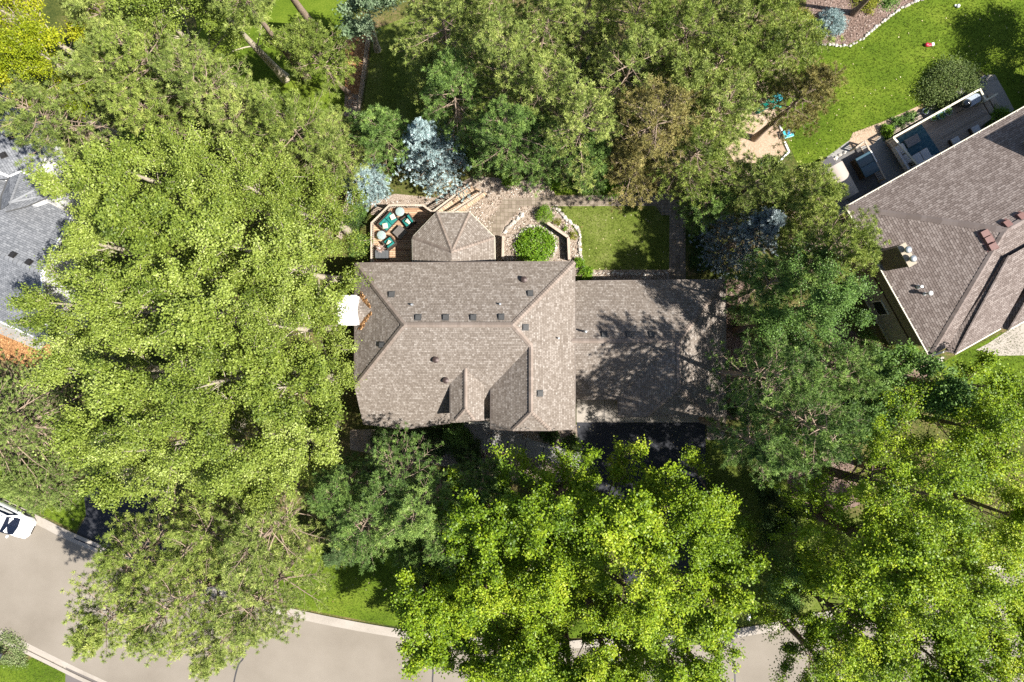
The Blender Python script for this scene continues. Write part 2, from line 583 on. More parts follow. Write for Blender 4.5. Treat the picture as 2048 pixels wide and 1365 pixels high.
def pine(name, crown_px, r_px, H, label, needles, bark, group, base_px=None, seed=0, zlow=0.4, nl=0.21, width=0.036,
         per=34, dens=1.0, cat='pine', conic=0.0, tip=0.0, droop=0.0):
    """conic 0 = round old pine, 1 = spruce cone"""
    rng = np.random.default_rng(seed)
    zb = H * zlow
    zc = zb + (H - zb) * (0.45 - 0.15 * conic)
    C = np.array(P(crown_px[0], crown_px[1], zc)); Rr = r_px * (D - zc) / D / S
    base = np.array(P(base_px[0], base_px[1], 0)) if base_px else np.array([C[0], C[1], 0]) + np.append(rng.normal(0, .3, 2), 0)
    root = plant_empty(name, tuple(base), label, cat, group)
    top = np.array([2 * C[0] - base[0], 2 * C[1] - base[1], H]) * .5 + np.array([C[0], C[1], H]) * .5
    ctl = (base + top) / 2 + np.append(rng.normal(0, .2, 2), 0)
    tt = np.linspace(0, 1, 9)
    tr = bez(base, ctl, top, tt)
    r0 = 0.05 + 0.014 * H
    wood = [tubes(tr[None], (r0 * (1 - tt) ** .9 + .015)[None] * np.where(tt == 0, 1.3, 1)[None], 8)]
    nb = int((20 + 8.5 * Rr ** 1.15) * (1 + .8 * conic) * dens)
    u = np.sort(rng.uniform(0, 1, nb) ** (0.9 + .3 * conic))
    hb = zb + (H - zb) * u * .97
    az = np.arange(nb) * 2.39996 + rng.normal(0, .3, nb)
    prof = (1 - conic) * np.sqrt(np.clip(1 - (np.abs(u - .28) / .76) ** 2.0, .02, 1)) + conic * ((1 - u) ** .9 * .97 + .04)
    L = Rr * prof * rng.uniform(.74, 1.08, nb) * wobble(az, rng, .2 * (1 - .5 * conic))
    el = R(4) + u ** 1.6 * R(48) * (1 - .55 * conic) + rng.normal(0, R(7), nb) - droop * (1 - u)
    A = bez(base, ctl, top, hb / H)
    h = np.stack([np.cos(az), np.sin(az), np.zeros(nb)], -1)
    E = A + h * (L * np.cos(el))[:, None] + np.array([0, 0, 1]) * (L * np.sin(el))[:, None]
    M_ = (A + E) / 2 + np.array([0, 0, -1]) * (L * (.06 - .12 * droop))[:, None] + rng.normal(0, .06, (nb, 3)) * L[:, None]
    t5 = np.linspace(0, 1, 5)
    bp = np.stack([bez(A, M_, E, np.full(nb, t)) for t in t5], 1)
    wood.append(tubes(bp, (.012 + .014 * L)[:, None] * (1 - .8 * t5)[None], 5))
    k = 8 if conic < .5 else 13
    ts = np.clip(np.linspace(.34 - .12 * conic, 1, k)[None] + rng.normal(0, .03, (nb, k)), .1, 1)
    S0 = bez(A[:, None], M_[:, None], E[:, None], ts)
    side = np.where(np.arange(k) % 2 == 0, 1, -1)[None] * rng.uniform(.6, 1.2, (nb, k))
    side[:, -1] *= .15
    perp = np.stack([-h[:, 1], h[:, 0], np.zeros(nb)], -1)
    dr = unit(unit(E - A)[:, None] * .85 + perp[:, None] * side[..., None] + rng.normal(0, .2, (nb, k, 3)) + np.array([0, 0, .12 - .25 * droop]))
    ln = (L[:, None] * (.42 - .22 * ts) + .16) * rng.uniform(.7, 1.2, (nb, k))
    S1 = S0 + dr * ln[..., None]
    S0, S1, dr = S0.reshape(-1, 3), S1.reshape(-1, 3), dr.reshape(-1, 3)
    sp = np.stack([S0, (S0 + S1) / 2 + rng.normal(0, .03, S0.shape), S1], 1)
    wood.append(tubes(sp, np.tile(np.array([[.014, .01, .006]]), (len(sp), 1)), 3))
    stops = (.5, 1.0) if conic < .5 else (.12, .34, .56, .78, 1.0)
    c = np.concatenate([S0 + (S1 - S0) * q for q in stops]); ax = np.tile(dr, (len(stops), 1))
    bt = np.tile(np.repeat(rng.normal(0, .1, nb), k), len(stops)) + rng.normal(0, .13, len(S0) * len(stops))
    endq = np.repeat(np.array(stops), len(S0))
    c = c + rng.normal(0, .07, c.shape)
    axis = unit(ax + np.array([0, 0, .55 * (1 - conic)])) * (.75 if conic < .5 else 1.5)
    nv, nf = needle_faces(c, axis, rng, per, nl, width, 1.0 if conic < .5 else .8)
    tint = np.clip(.48 + rng.normal(0, .07) + bt + tip * (endq - .6) + rng.normal(0, .1, len(c)), 0, 1)
    tint = np.clip(np.repeat(tint, per) + rng.normal(0, .1, len(c) * per), 0, 1)
    wv_, wf_ = join(wood)
    fast_mesh('trunk', wv_, wf_, bark, root, smooth=True)
    fast_mesh('crown', nv, nf, needles, root, tint=tint)
    return root


def shrub(name, c_px, r_px, h, label, leaf, group=None, seed=0, leaf_size=0.07, n=2600, z0=0.0, cat='shrub', sy=1.0, rot=0.0,
          needle=False, rough=0.18, stem_mat=None):
    """rounded bush of many small leaves, on short stems"""
    rng = np.random.default_rng(seed)
    c = np.array(P(c_px[0], c_px[1], z0 + h * .5)); c[2] = z0
    Rr = r_px * (D - z0 - h * .5) / D / S
    root = plant_empty(name, tuple(c), label, cat, group)
    ncl = max(10, n // 26)
    d = unit(rng.normal(0, 1, (ncl, 3))); d[:, 2] = np.abs(d[:, 2])
    az = np.arctan2(d[:, 1], d[:, 0])
    rr = (rng.uniform(.3, 1, ncl) ** .35) * wobble(az, rng, rough)
    loc = d * rr[:, None] * np.array([Rr, Rr * sy, h * .93])
    ca, sa = math.cos(rot), math.sin(rot)
    loc = np.stack([loc[:, 0] * ca - loc[:, 1] * sa, loc[:, 0] * sa + loc[:, 1] * ca, loc[:, 2] + .04], -1)
    cl = loc + c
    ns = min(ncl, 40)
    o = np.repeat(c[None], ns, 0) + np.array([0, 0, .02]); e = cl[:ns]
    sv, sf = tubes(np.stack([o, (o + e) / 2 + rng.normal(0, .04, e.shape) * Rr, e], 1), np.tile([[.02, .014, .006]], (ns, 1)), 4)
    fast_mesh('stems', sv, sf, stem_mat or BARK_BROWN, root)
    ct = rng.normal(0, .16, ncl)
    if needle:
        per = 16
        axis = unit(d + np.array([0, 0, .4])) * .8
        q = np.repeat(np.arange(ncl), 3); cc = cl[q] + rng.normal(0, .09 * Rr + .02, (len(q), 3))
        v, f = needle_faces(cc, axis[q], rng, per, leaf_size, leaf_size * .17, .8)
        t = np.repeat(np.clip(.5 + ct[q] + rng.normal(0, .1, len(q)), 0, 1), per)
    else:
        idx = np.repeat(np.arange(ncl), 26)
        lc = cl[idx] + rng.normal(0, 1, (len(idx), 3)) * (0.09 * Rr + .03)
        lc[:, 2] = np.maximum(lc[:, 2], z0 + .02)
        v, f = leaf_faces(lc, leaf_size, rng, .7)
        t = np.clip(.5 + ct[idx] + rng.normal(0, .15, len(idx)), 0, 1)
    fast_mesh('foliage', v, f, leaf, root, tint=t)
    return root
# ------------------------------------------------------------------ material library
G_LAWN = noise_mat('lawn_grass', [(0.379, (0.04324, 0.07711, 0.00661)), (0.473, (0.07651, 0.1212, 0.009911)), (0.544, (0.1097, 0.1579, 0.01432)), (0.621, (0.1596, 0.1909, 0.02754))], 9, 9, .95, .22, .45, .03, .1, (1, 1.6, 1, .5))
G_DRY = noise_mat('worn_grass', [(0.379, (0.05738, 0.07875, 0.0108)), (0.473, (0.0918, 0.1237, 0.0189)), (0.555, (0.1263, 0.1537, 0.0324)), (0.637, (0.1894, 0.195, 0.0702))], 8, 9, .95, .5, .4, .03, .1)
G_FLOOR = noise_mat('forest_floor', [(0.390, (.035, .05, .012)), (0.489, (.075, .085, .02)), (0.555, (.13, .11, .045)), (0.637, (.24, .16, .09))], 7, 9, .95, .3, .5, .03, .1)
M_LITTER = noise_mat('orange_mulch', [(0.390, (0.1248, 0.0576, 0.024)), (0.500, (0.3264, 0.1632, 0.0672)), (0.610, (0.4992, 0.288, 0.1344))], 12, 9, .95, .6, .25, .03, .1)
M_MULCH = noise_mat('bark_mulch', [(0.390, (0.08, 0.052, 0.04)), (0.500, (0.168, 0.116, 0.092)), (0.610, (0.272, 0.2, 0.168))], 14, 9, .95, .6, .2, .03, .1)
M_SAND = noise_mat('play_sand', [(0.390, (0.255, 0.18, 0.12)), (0.500, (0.375, 0.2775, 0.195)), (0.610, (0.45, 0.3525, 0.2625))], 10, 7, .95, .6, .3, .01, .1)
M_ROAD = noise_mat('street_asphalt', [(0.335, (0.156, 0.1332, 0.1058)), (0.473, (0.2079, 0.181, 0.1467)), (0.555, (0.2322, 0.2033, 0.1671)), (0.665, (0.2842, 0.2525, 0.2116))], 24, 8, .92, .16, .5, .006, .2)
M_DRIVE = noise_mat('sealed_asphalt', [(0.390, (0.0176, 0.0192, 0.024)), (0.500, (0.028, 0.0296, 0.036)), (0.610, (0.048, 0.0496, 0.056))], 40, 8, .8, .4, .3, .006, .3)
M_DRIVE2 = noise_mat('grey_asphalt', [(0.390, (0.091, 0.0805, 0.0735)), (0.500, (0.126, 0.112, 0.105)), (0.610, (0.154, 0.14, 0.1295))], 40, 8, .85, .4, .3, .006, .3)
M_CONC = noise_mat('concrete', [(0.362, (0.257, 0.2285, 0.1928)), (0.500, (0.3284, 0.2927, 0.2499)), (0.637, (0.3784, 0.3427, 0.2999))], 18, 8, .9, .6, .4, .004, .25)
M_CONC2 = noise_mat('grey_concrete', [(0.362, (0.21, 0.2013, 0.1837)), (0.500, (0.2712, 0.2625, 0.245)), (0.637, (0.3325, 0.315, 0.2888))], 18, 8, .9, .6, .4, .004, .25)
M_GRAVEL = noise_mat('river_rock', [(0.390, (0.112, 0.084, 0.064)), (0.473, (0.24, 0.188, 0.144)), (0.544, (0.336, 0.272, 0.216)), (0.621, (0.496, 0.432, 0.368))], 16, 5, .9, .8, .15, .04, .2)
M_TAR = noise_mat('crack_tar', [(0.390, (.03, .03, .035)), (0.610, (.07, .065, .065))], 20, 4, .6, .6, .3, 0, .4)


def paver_mat(name, rot=0.0):
    m, nt, b = new_mat(name)
    tc = node(nt, 'ShaderNodeTexCoord')
    mp = node(nt, 'ShaderNodeMapping', {'Rotation': (0, 0, rot)}); nt.links.new(tc.outputs['Object'], mp.inputs[0])
    t = node(nt, 'ShaderNodeTexBrick', {'Color1': (0, 0, 0, 1), 'Color2': (1, 1, 1, 1), 'Mortar': (.3, .3, .3, 1), 'Scale': 1.0,
                                        'Mortar Size': .014, 'Mortar Smooth': .2, 'Brick Width': .3, 'Row Height': .3})
    t.offset = .0
    nt.links.new(mp.outputs[0], t.inputs['Vector'])
    nz = node(nt, 'ShaderNodeTexNoise', {'Scale': 9.0, 'Detail': 6}); nt.links.new(mp.outputs[0], nz.inputs['Vector'])
    mx = node(nt, 'ShaderNodeMix', {'Factor': .6}, data_type='FLOAT')
    nt.links.new(t.outputs['Color'], mx.inputs[2]); nt.links.new(nz.outputs[0], mx.inputs[3])
    r = ramp(nt, [(.3, (.15, .118, .088)), (.5, (.205, .165, .125)), (.7, (.255, .21, .165))]); nt.links.new(mx.outputs[0], r.inputs[0])
    mc = node(nt, 'ShaderNodeMix', data_type='RGBA'); nt.links.new(t.outputs['Fac'], mc.inputs[0])
    nt.links.new(r.outputs[0], mc.inputs[6]); mc.inputs[7].default_value = (.11, .095, .055, 1)
    nt.links.new(mc.outputs[2], b.inputs['Base Color']); b.inputs['Roughness'].default_value = .9
    return m


M_PAVER = paver_mat('patio_paver')
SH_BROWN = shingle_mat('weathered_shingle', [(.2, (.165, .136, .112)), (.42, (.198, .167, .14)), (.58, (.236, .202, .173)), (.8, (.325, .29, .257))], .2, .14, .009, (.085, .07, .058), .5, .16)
SH_RIGHT = shingle_mat('brown_shingle', [(.15, (0.132, 0.1045, 0.0913)), (.45, (0.187, 0.1518, 0.1353)), (.6, (0.2145, 0.1782, 0.1606)), (.85, (0.2695, 0.2288, 0.2068))], .3, .15, .014, (.055, .042, .037), .25, .2)
SH_BLUE = shingle_mat('blue_grey_shingle', [(.15, (.125, .132, .143)), (.45, (.175, .182, .196)), (.6, (.205, .212, .226)), (.85, (.26, .268, .282))], .3, .16, .012, (.075, .08, .088), .4, .2)
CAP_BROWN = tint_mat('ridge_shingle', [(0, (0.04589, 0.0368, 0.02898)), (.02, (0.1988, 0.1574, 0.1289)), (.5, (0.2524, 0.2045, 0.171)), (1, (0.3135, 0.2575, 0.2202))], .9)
CAP_RIGHT = tint_mat('brown_ridge_shingle', [(0, (0.033, 0.0264, 0.022)), (.02, (0.132, 0.1023, 0.088)), (.5, (0.2035, 0.165, 0.1485)), (1, (0.264, 0.22, 0.2002))], .9)
CAP_BLUE = tint_mat('grey_ridge_shingle', [(0, (.06, .063, .07)), (.02, (.19, .197, .21)), (1, (.26, .268, .282))], .9)
W_TAN = plain('tan_siding', (.34, .29, .22), .8)
W_OLIVE = plain('olive_stucco', (.23, .215, .16), .9, vary=.06)
W_PALE = noise_mat('pale_stucco', [(.3, (0.288, 0.272, 0.24)), (.7, (0.368, 0.352, 0.312))], 30, 5, .9, 1, .2, .01, .2)
WHITE = plain('white_paint', (.78, .77, .75), .5, vary=.05)
CREAM = plain('cream_trim', (0.561, 0.5185, 0.408), .5, vary=.06)
BROWN_TRIM = plain('brown_gutter', (.15, .12, .10), .5)
DARKMET = plain('dark_metal', (.03, .028, .027), .45, .3)
GREYMET = plain('grey_vent_metal', (.075, .075, .074), .8, 0, spec=.2)
GALV = plain('galvanised_metal', (.55, .57, .58), .35, .7)
PVC = plain('pale_plastic_pipe', (.55, .56, .55), .5)
REDVENT = plain('red_brown_vent', (.2, .105, .09), .6)
GLASS = plain('dark_glass', (.02, .025, .03), .05, 0, .05, spec=.8)
WOODGREY = noise_mat('weathered_wood', [(.3, (0.286, 0.22, 0.165)), (.5, (0.418, 0.341, 0.2695)), (.7, (0.55, 0.473, 0.396))], 12, 6, .85, 1, .3, .004, .2)
WOODDARK = noise_mat('dark_stained_wood', [(.3, (.045, .032, .022)), (.7, (.10, .07, .05))], 12, 6, .8, 1, .3, .004, .2)
BARK_BROWN = noise_mat('brown_bark', [(.3, (.09, .062, .045)), (.5, (.18, .13, .10)), (.7, (.3, .235, .19))], 9, 8, .95, 1, .2, .03, .1)
BARK_PINE = noise_mat('pine_bark', [(.3, (.16, .11, .075)), (.5, (.31, .235, .175)), (.7, (.47, .385, .30))], 9, 8, .95, 1, .2, .03, .1)
BARK_PALE = noise_mat('pale_bark', [(.3, (.26, .215, .15)), (.5, (.46, .40, .30)), (.7, (.62, .56, .45))], 7, 8, .9, 1, .2, .02, .1)

L_ASPEN = tint_mat('aspen_leaf', [(0, (0.07038, 0.1105, 0.013)), (.35, (0.1646, 0.2259, 0.029)), (.7, (0.2781, 0.346, 0.056)), (1, (0.4768, 0.5527, 0.17))], .5, .28, .22)
L_LIME = tint_mat('cottonwood_leaf', [(0, (0.06093, 0.1164, 0.007296)), (.4, (0.1625, 0.2601, 0.01094)), (.75, (0.2911, 0.39, 0.01642)), (1, (0.4468, 0.5064, 0.0456))], .45, .28, .22)
L_GREEN = tint_mat('green_leaf', [(0, (0.04427, 0.09488, 0.01771)), (.4, (0.1075, 0.2024, 0.03795)), (.75, (0.1771, 0.2973, 0.06072)), (1, (0.2783, 0.3921, 0.1138))], .5, .28, .28)
L_LOCUST = tint_mat('locust_leaf', [(0, (0.108, 0.156, 0.008)), (.4, (0.24, 0.3, 0.01)), (.75, (0.36, 0.408, 0.016)), (1, (0.48, 0.48, 0.03))], .55, .28, .32)
L_TEAL = tint_mat('blue_green_leaf', [(0, (0.048, 0.09, 0.042)), (.5, (0.132, 0.21, 0.102)), (1, (0.264, 0.348, 0.204))], .5, .28, .25)
L_BUSH = tint_mat('bright_bush_leaf', [(0, (0.0575, 0.1265, 0.0092)), (.5, (0.1437, 0.276, 0.0138)), (1, (0.2645, 0.4025, 0.0345))], .5, .28, .28)
L_YELL = tint_mat('yellow_green_leaf', [(0, (.10, .13, .01)), (.5, (.22, .25, .02)), (1, (.38, .36, .05))], .5, .28, .28)
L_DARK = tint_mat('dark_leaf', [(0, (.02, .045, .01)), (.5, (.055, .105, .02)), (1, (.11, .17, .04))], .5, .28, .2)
N_PINE = tint_mat('pine_needle', [(0, (0.08887, 0.1312, 0.0253)), (.4, (0.2019, 0.2625, 0.05358)), (.7, (0.3153, 0.3843, 0.08929)), (1, (0.4848, 0.5343, 0.1488))], .6, .35, .12)
N_OLIVE = tint_mat('olive_needle', [(0, (0.08677, 0.1251, 0.02105)), (.4, (0.2002, 0.2682, 0.04458)), (.7, (0.3137, 0.3844, 0.07678)), (1, (0.4807, 0.5185, 0.1362))], .6, .35, .12)
N_RUST = tint_mat('rusty_needle', [(0, (.085, .075, .02)), (.4, (.22, .2, .058)), (.7, (.34, .3, .095)), (1, (.48, .40, .16))], .65, .3, .12)
N_DEEP = tint_mat('deep_green_needle', [(0, (0.04891, 0.09557, 0.02104)), (.4, (0.1223, 0.2103, 0.04441)), (.7, (0.2037, 0.3155, 0.06779)), (1, (0.3423, 0.4684, 0.111))], .6, .35, .12)
N_SPRUCE = tint_mat('spruce_needle', [(0, (0.06319, 0.1013, 0.02025)), (.5, (0.1615, 0.2278, 0.04995)), (1, (0.2949, 0.3712, 0.0945))], .6, .3, .08)
N_BLUE = tint_mat('blue_spruce_needle', [(0, (0.1267, 0.187, 0.187)), (.45, (0.3027, 0.4114, 0.4114)), (.75, (0.4787, 0.6134, 0.6134)), (1, (0.704, 0.8378, 0.8228))], .6, .35, .06)
L_JUNIPER = tint_mat('juniper_leaf', [(0, (.035, .062, .012)), (.5, (.10, .145, .032)), (1, (.19, .24, .07))], .6, .3, .15)
N_BLUE_SHADED = tint_mat('shaded_blue_spruce_needle', [(0, (.07, .10, .10)), (.45, (.16, .215, .22)), (.75, (.26, .325, .335)), (1, (.42, .49, .50))], .6, .35, .06)  # dimmed copy of the blue spruce needles, its partial shade put into the colour
N_LARCH = tint_mat('larch_needle', [(0, (.06, .11, .035)), (.5, (.13, .21, .075)), (1, (.23, .33, .12))], .6, .3, .15)
T_GRASS = tint_mat('grass_blade', [(0, (0.04752, 0.08813, 0.007776)), (.5, (0.09504, 0.1469, 0.01426)), (1, (0.1711, 0.213, 0.03888))], .6, .3, .25)
T_DRY = tint_mat('dry_grass_blade', [(0, (0.06312, 0.09, 0.01188)), (.5, (0.109, 0.1387, 0.0243)), (1, (0.195, 0.21, 0.0648))], .6, .3, .2)
T_PEBBLE = tint_mat('pebble_stone', [(0, (0.1445, 0.09775, 0.068)), (.35, (0.306, 0.238, 0.1785)), (.7, (0.425, 0.357, 0.289)), (1, (0.629, 0.578, 0.5185))], .75, .3)
T_CHIP = tint_mat('bark_chip', [(0, (.09, .058, .045)), (.5, (.22, .155, .125)), (1, (.42, .33, .28))], .9, .2)
T_ORANGE = tint_mat('orange_chip', [(0, (0.184, 0.08625, 0.0345)), (.5, (0.437, 0.23, 0.09775)), (1, (0.69, 0.4255, 0.207))], .9, .2)
ROCK = tint_mat('edging_rock', [(0, (.28, .25, .21)), (.5, (.46, .42, .37)), (1, (.66, .63, .57))], .85, .25)

# ------------------------------------------------------------------ the ground
rng0 = np.random.default_rng(3)
g = MB(); g.add([(-300, -300, 0), (300, -300, 0), (300, 300, 0), (-300, 300, 0)], [(0, 1, 2, 3)])
tag(g.build('ground', G_FLOOR), 'shaded ground of thin grass and needle litter under the trees', None, None, 'structure')

KERB_N = smooth_line([(-900, 640), (-420, 800), (-120, 945), (0, 1002), (77, 1039), (148, 1074), (280, 1128), (420, 1178), (579, 1223), (772, 1261), (932, 1280), (1060, 1287), (1200, 1284), (1330, 1279), (1437, 1270), (1560, 1249), (1705, 1216), (1860, 1172), (2048, 1120), (2600, 950)], 6)
KERB_S = smooth_line([(-900, 905), (-420, 1065), (-120, 1215), (0, 1272), (100, 1321), (180, 1360), (320, 1420), (600, 1510), (900, 1560), (1150, 1570), (1400, 1555), (1700, 1495), (2048, 1400), (2600, 1230)], 6)
sheet('road', KERB_N + KERB_S[::-1], .004, M_ROAD, label='pale worn asphalt street curving across the foot of the picture')


def ribbon(name, line, w0, w1, z0, z1, mat, label):
    """solid strip along a photo-space line; offsets in metres to the left of travel"""
    q = [P(a, b) for a, b in line]
    m = MB(); L = []; Rr = []
    for i, p in enumerate(q):
        t = (q[min(i + 1, len(q) - 1)] - q[max(i - 1, 0)]).normalized(); n = Vector((-t.y, t.x, 0))
        L.append(p + n * w1); Rr.append(p + n * w0)
    n = len(q); vs = []
    for i in range(n):
        for p, z in ((Rr[i], z0), (Rr[i], z1), (L[i], z1), (L[i], z0)):
            vs.append((p.x, p.y, z))
    fs = []
    for i in range(n - 1):
        a, b = i * 4, i * 4 + 4
        fs += [(a, a + 1, b + 1, b), (a + 1, a + 2, b + 2, b + 1), (a + 2, a + 3, b + 3, b + 2)]
    m.add(vs, fs)
    o = m.build(name, mat)
    return tag(o, label, None, None, 'structure')


ribbon('gutter_pan', KERB_N, -.42, .02, .0, .012, M_CONC, 'pale concrete gutter along the far side of the street')
ribbon('kerb', KERB_N, .02, .3, .0, .12, M_CONC, 'pale concrete kerb on the house side of the street')
ribbon('gutter_pan', KERB_S, -.02, .42, .0, .012, M_CONC, 'pale concrete gutter at the near corner of the street')
ribbon('kerb', KERB_S, -.3, -.02, .0, .12, M_CONC, 'pale concrete kerb at the near corner of the street')
for pts, lab in (([(493, 1296), (486, 1318), (477, 1330), (468, 1365), (462, 1420)], 'dark sealed crack running out of the street beneath the pine'),
                 ([(864, 1322), (866, 1345), (865, 1365), (867, 1440)], 'dark sealed crack below the bright cottonwood'),
                 ([(1466, 1282), (1466, 1310), (1469, 1335), (1470, 1365), (1474, 1440)], 'dark sealed crack across the street by the kerb gap')):
    ribbon('road_crack', smooth_line(pts, 4), -.06, .06, .003, .008, M_TAR, lab)

# lawns
sheet('lawn', [(-60, 975), (77, 1026), (150, 1062), (172, 1030), (168, 985), (110, 950), (-60, 900)], .008, G_LAWN, label='bright green lawn between white car and asphalt drive')
sheet('lawn', [(345, 1135), (579, 1213), (772, 1250), (932, 1270), (1130, 1277), (1262, 1272), (1240, 1150), (1180, 1060), (900, 1080), (600, 1090), (345, 1080)], .008, G_LAWN, label='green front lawn along the kerb left of the driveway')
sheet('lawn', [(1412, 880), (1412, 1264), (1560, 1239), (1705, 1206), (1900, 1150), (1900, 1030), (1640, 1040), (1575, 960), (1520, 880)], .008, G_DRY, label='patchy sunlit front lawn right of the driveway')
sheet('lawn', [(1600, 340), (1560, 250), (1610, 90), (1633, 87), (1696, 90), (1723, 77), (1769, 40), (1803, 15), (1846, -20), (2300, -120), (2300, 300), (2048, 215), (2010, 230), (1990, 165), (1960, 140), (1850, 205), (1760, 250), (1705, 280), (1650, 330), (1600, 370)], .008, G_LAWN, label='large sunny back lawn beside the right hand house')
sheet('lawn', [(1880, 730), (1900, 716), (2000, 668), (2300, 560), (2300, 820), (1900, 800)], .008, G_LAWN, label='green lawn in front of the right hand house')
sheet('lawn', [(1100, 413), (1316, 411), (1339, 431), (1338, 545), (1180, 548), (1166, 530), (1160, 480), (1136, 442)], .008, G_DRY, label='small back lawn enclosed by paver path and stone edging')
sheet('lawn', [(380, -40), (690, -40), (700, 80), (690, 215), (560, 260), (420, 230)], .008, G_LAWN, label='shaded lawn left of the picket fence')
sheet('lawn', [(748, 60), (1000, -40), (1000, 260), (830, 280), (724, 240)], .008, G_DRY, label='shaded patchy lawn right of the picket fence')
sheet('lawn', [(-60, 1330), (50, 1330), (66, 1312), (132, 1339), (128, 1480), (-60, 1480)], .02, G_LAWN, label='bright lawn across the street at the near left corner')
sheet('lawn', [(1090, 362), (1300, 360), (1260, 388), (1112, 390)], .006, G_LAWN, label='strip of grass above the paver path')

# beds of mulch, litter and rock
sheet('mulch_bed', [(690, 70), (742, 60), (738, 110), (716, 225), (690, 225)], .012, M_LITTER, label='orange needle litter left of picket fence')
sheet('mulch_bed', [(-60, 640), (0, 640), (98, 686), (110, 720), (60, 735), (0, 720), (-60, 720)], .006, M_LITTER, label='orange mulch below the grey roofed house')
sheet('mulch_bed', [(1440, 560), (1500, 560), (1500, 840), (1446, 840)], .006, M_MULCH, label='brown mulch beside the garage wall')
sheet('mulch_bed', [(1612, -40), (1900, -60), (1846, -4), (1803, 15), (1769, 40), (1723, 77), (1696, 90), (1633, 87), (1612, 60)], .014, M_MULCH, label='brown bark mulch bed with pale stone edge')
sheet('mulch_bed', [(1574, 962), (1600, 900), (1700, 880), (1720, 1010), (1640, 1040), (1590, 1000)], .012, M_MULCH, label='brown mulch bed at foot of the thick trunk')
sheet('mulch_bed', [(1660, 640), (1760, 690), (1880, 725), (1850, 760), (1640, 740)], .006, M_MULCH, label='mulch along the pale wall of the right hand house')
sheet('sand_pit', [(1478, 170), (1530, 160), (1545, 210), (1560, 255), (1578, 305), (1556, 328), (1470, 325), (1452, 300)], .014, M_SAND, label='tan play sand under the pines with pale timber edge')
sheet('gravel_bed', [(742, 404), (790, 388), (870, 396), (946, 352), (1108, 366), (1109, 392), (1114, 412), (1136, 440), (1162, 470), (1170, 552), (985, 552), (940, 440), (742, 430)], .006, M_GRAVEL, label='tan river rock bed around the patio')
sheet('gravel_bed', [(1168, 540), (1340, 540), (1340, 566), (1168, 566)], .010, M_GRAVEL, label='strip of river rock along the garage wall')
sheet('gravel_bed', [(700, 860), (1158, 850), (1158, 960), (1060, 970), (900, 935), (700, 900)], .005, M_GRAVEL, label='shaded rock bed in front of the house')
sheet('gravel_bed', [(1412, 832), (1452, 832), (1450, 880), (1414, 880)], .012, M_GRAVEL, label='patch of river rock at the garage corner')
sheet('gravel_path', [(690, 185), (716, 190), (716, 235), (688, 232)], .018, M_GRAVEL, label='grey gravel patch beside picket fence')

# paths and drives
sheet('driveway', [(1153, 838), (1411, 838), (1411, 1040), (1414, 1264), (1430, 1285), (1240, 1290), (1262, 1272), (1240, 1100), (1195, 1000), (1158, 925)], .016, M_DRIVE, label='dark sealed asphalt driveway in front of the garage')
sheet('apron', [(1153, 780), (1411, 780), (1411, 845), (1153, 845)], .024, M_CONC, label='pale concrete apron before the garage doors')
for x in (1208, 1248, 1290, 1342):
    sheet('apron_joint', [(x, 781), (x + 1, 781), (x + 1, 844), (x, 844)], .028, M_TAR, label='control joint in the garage apron')
sheet('path', smooth_line([(925, 842), (985, 845), (1075, 884), (1162, 905), (1160, 938), (1095, 921), (960, 897), (932, 880)], 1), .02, M_CONC2, label='shaded concrete walk from front door to driveway')
for a, b in (((983, 861), (978, 893)), ((1018, 872), (1012, 905)), ((1052, 881), (1046, 913)), ((1088, 890), (1082, 920))):
    sheet('path_joint', [a, (a[0] + 1.5, a[1]), (b[0] + 1.5, b[1]), b], .024, M_TAR, label='joint across the front walk')
sheet('path', [(1006, 398), (1109, 392), (1250, 391), (1321, 391), (1321, 388), (1345, 388), (1345, 400), (1371, 400), (1371, 560), (1338, 560), (1339, 431), (1323, 431), (1311, 412), (1110, 413), (1040, 414), (1036, 427), (1019, 438), (1008, 453), (1002, 470), (990, 480), (975, 470), (975, 440), (999, 416)], .014, M_PAVER, label='tan square paver path behind the house')
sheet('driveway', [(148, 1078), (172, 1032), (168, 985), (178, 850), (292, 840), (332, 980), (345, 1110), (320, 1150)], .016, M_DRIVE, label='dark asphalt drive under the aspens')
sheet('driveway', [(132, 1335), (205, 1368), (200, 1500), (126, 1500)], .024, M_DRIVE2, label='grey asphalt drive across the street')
sheet('path', smooth_line([(1952, 700), (1975, 688), (2048, 640), (2200, 560), (2200, 690), (2048, 711), (1995, 712)], 1), .02, M_CONC, label='pale curved concrete walk before the right hand house')
sheet('path', [(-60, 616), (0, 640), (96, 684), (80, 702), (0, 668), (-60, 640)], .02, M_CONC2, label='grey concrete strip below the grey roof')
sheet('path', [(1612, 345), (1700, 280), (1768, 262), (1800, 240), (1880, 200), (1970, 150), (2002, 190), (2030, 228), (1990, 280), (1800, 400), (1700, 440), (1640, 420)], .012, M_CONC2, label='stone patio between back lawn and right hand house')
sheet('path', [(1697, 285), (1706, 266), (1760, 246), (1834, 214), (1846, 222), (1770, 262), (1745, 290), (1700, 296)], .018, M_SAND, label='tan gravel edge between lawn and deck')
sheet('path', smooth_line([(1966, 195), (1975, 150), (1990, 150), (2010, 185), (2028, 220), (2000, 238)], 1), .02, M_CONC, label='pale flagstone landing at the deck steps')

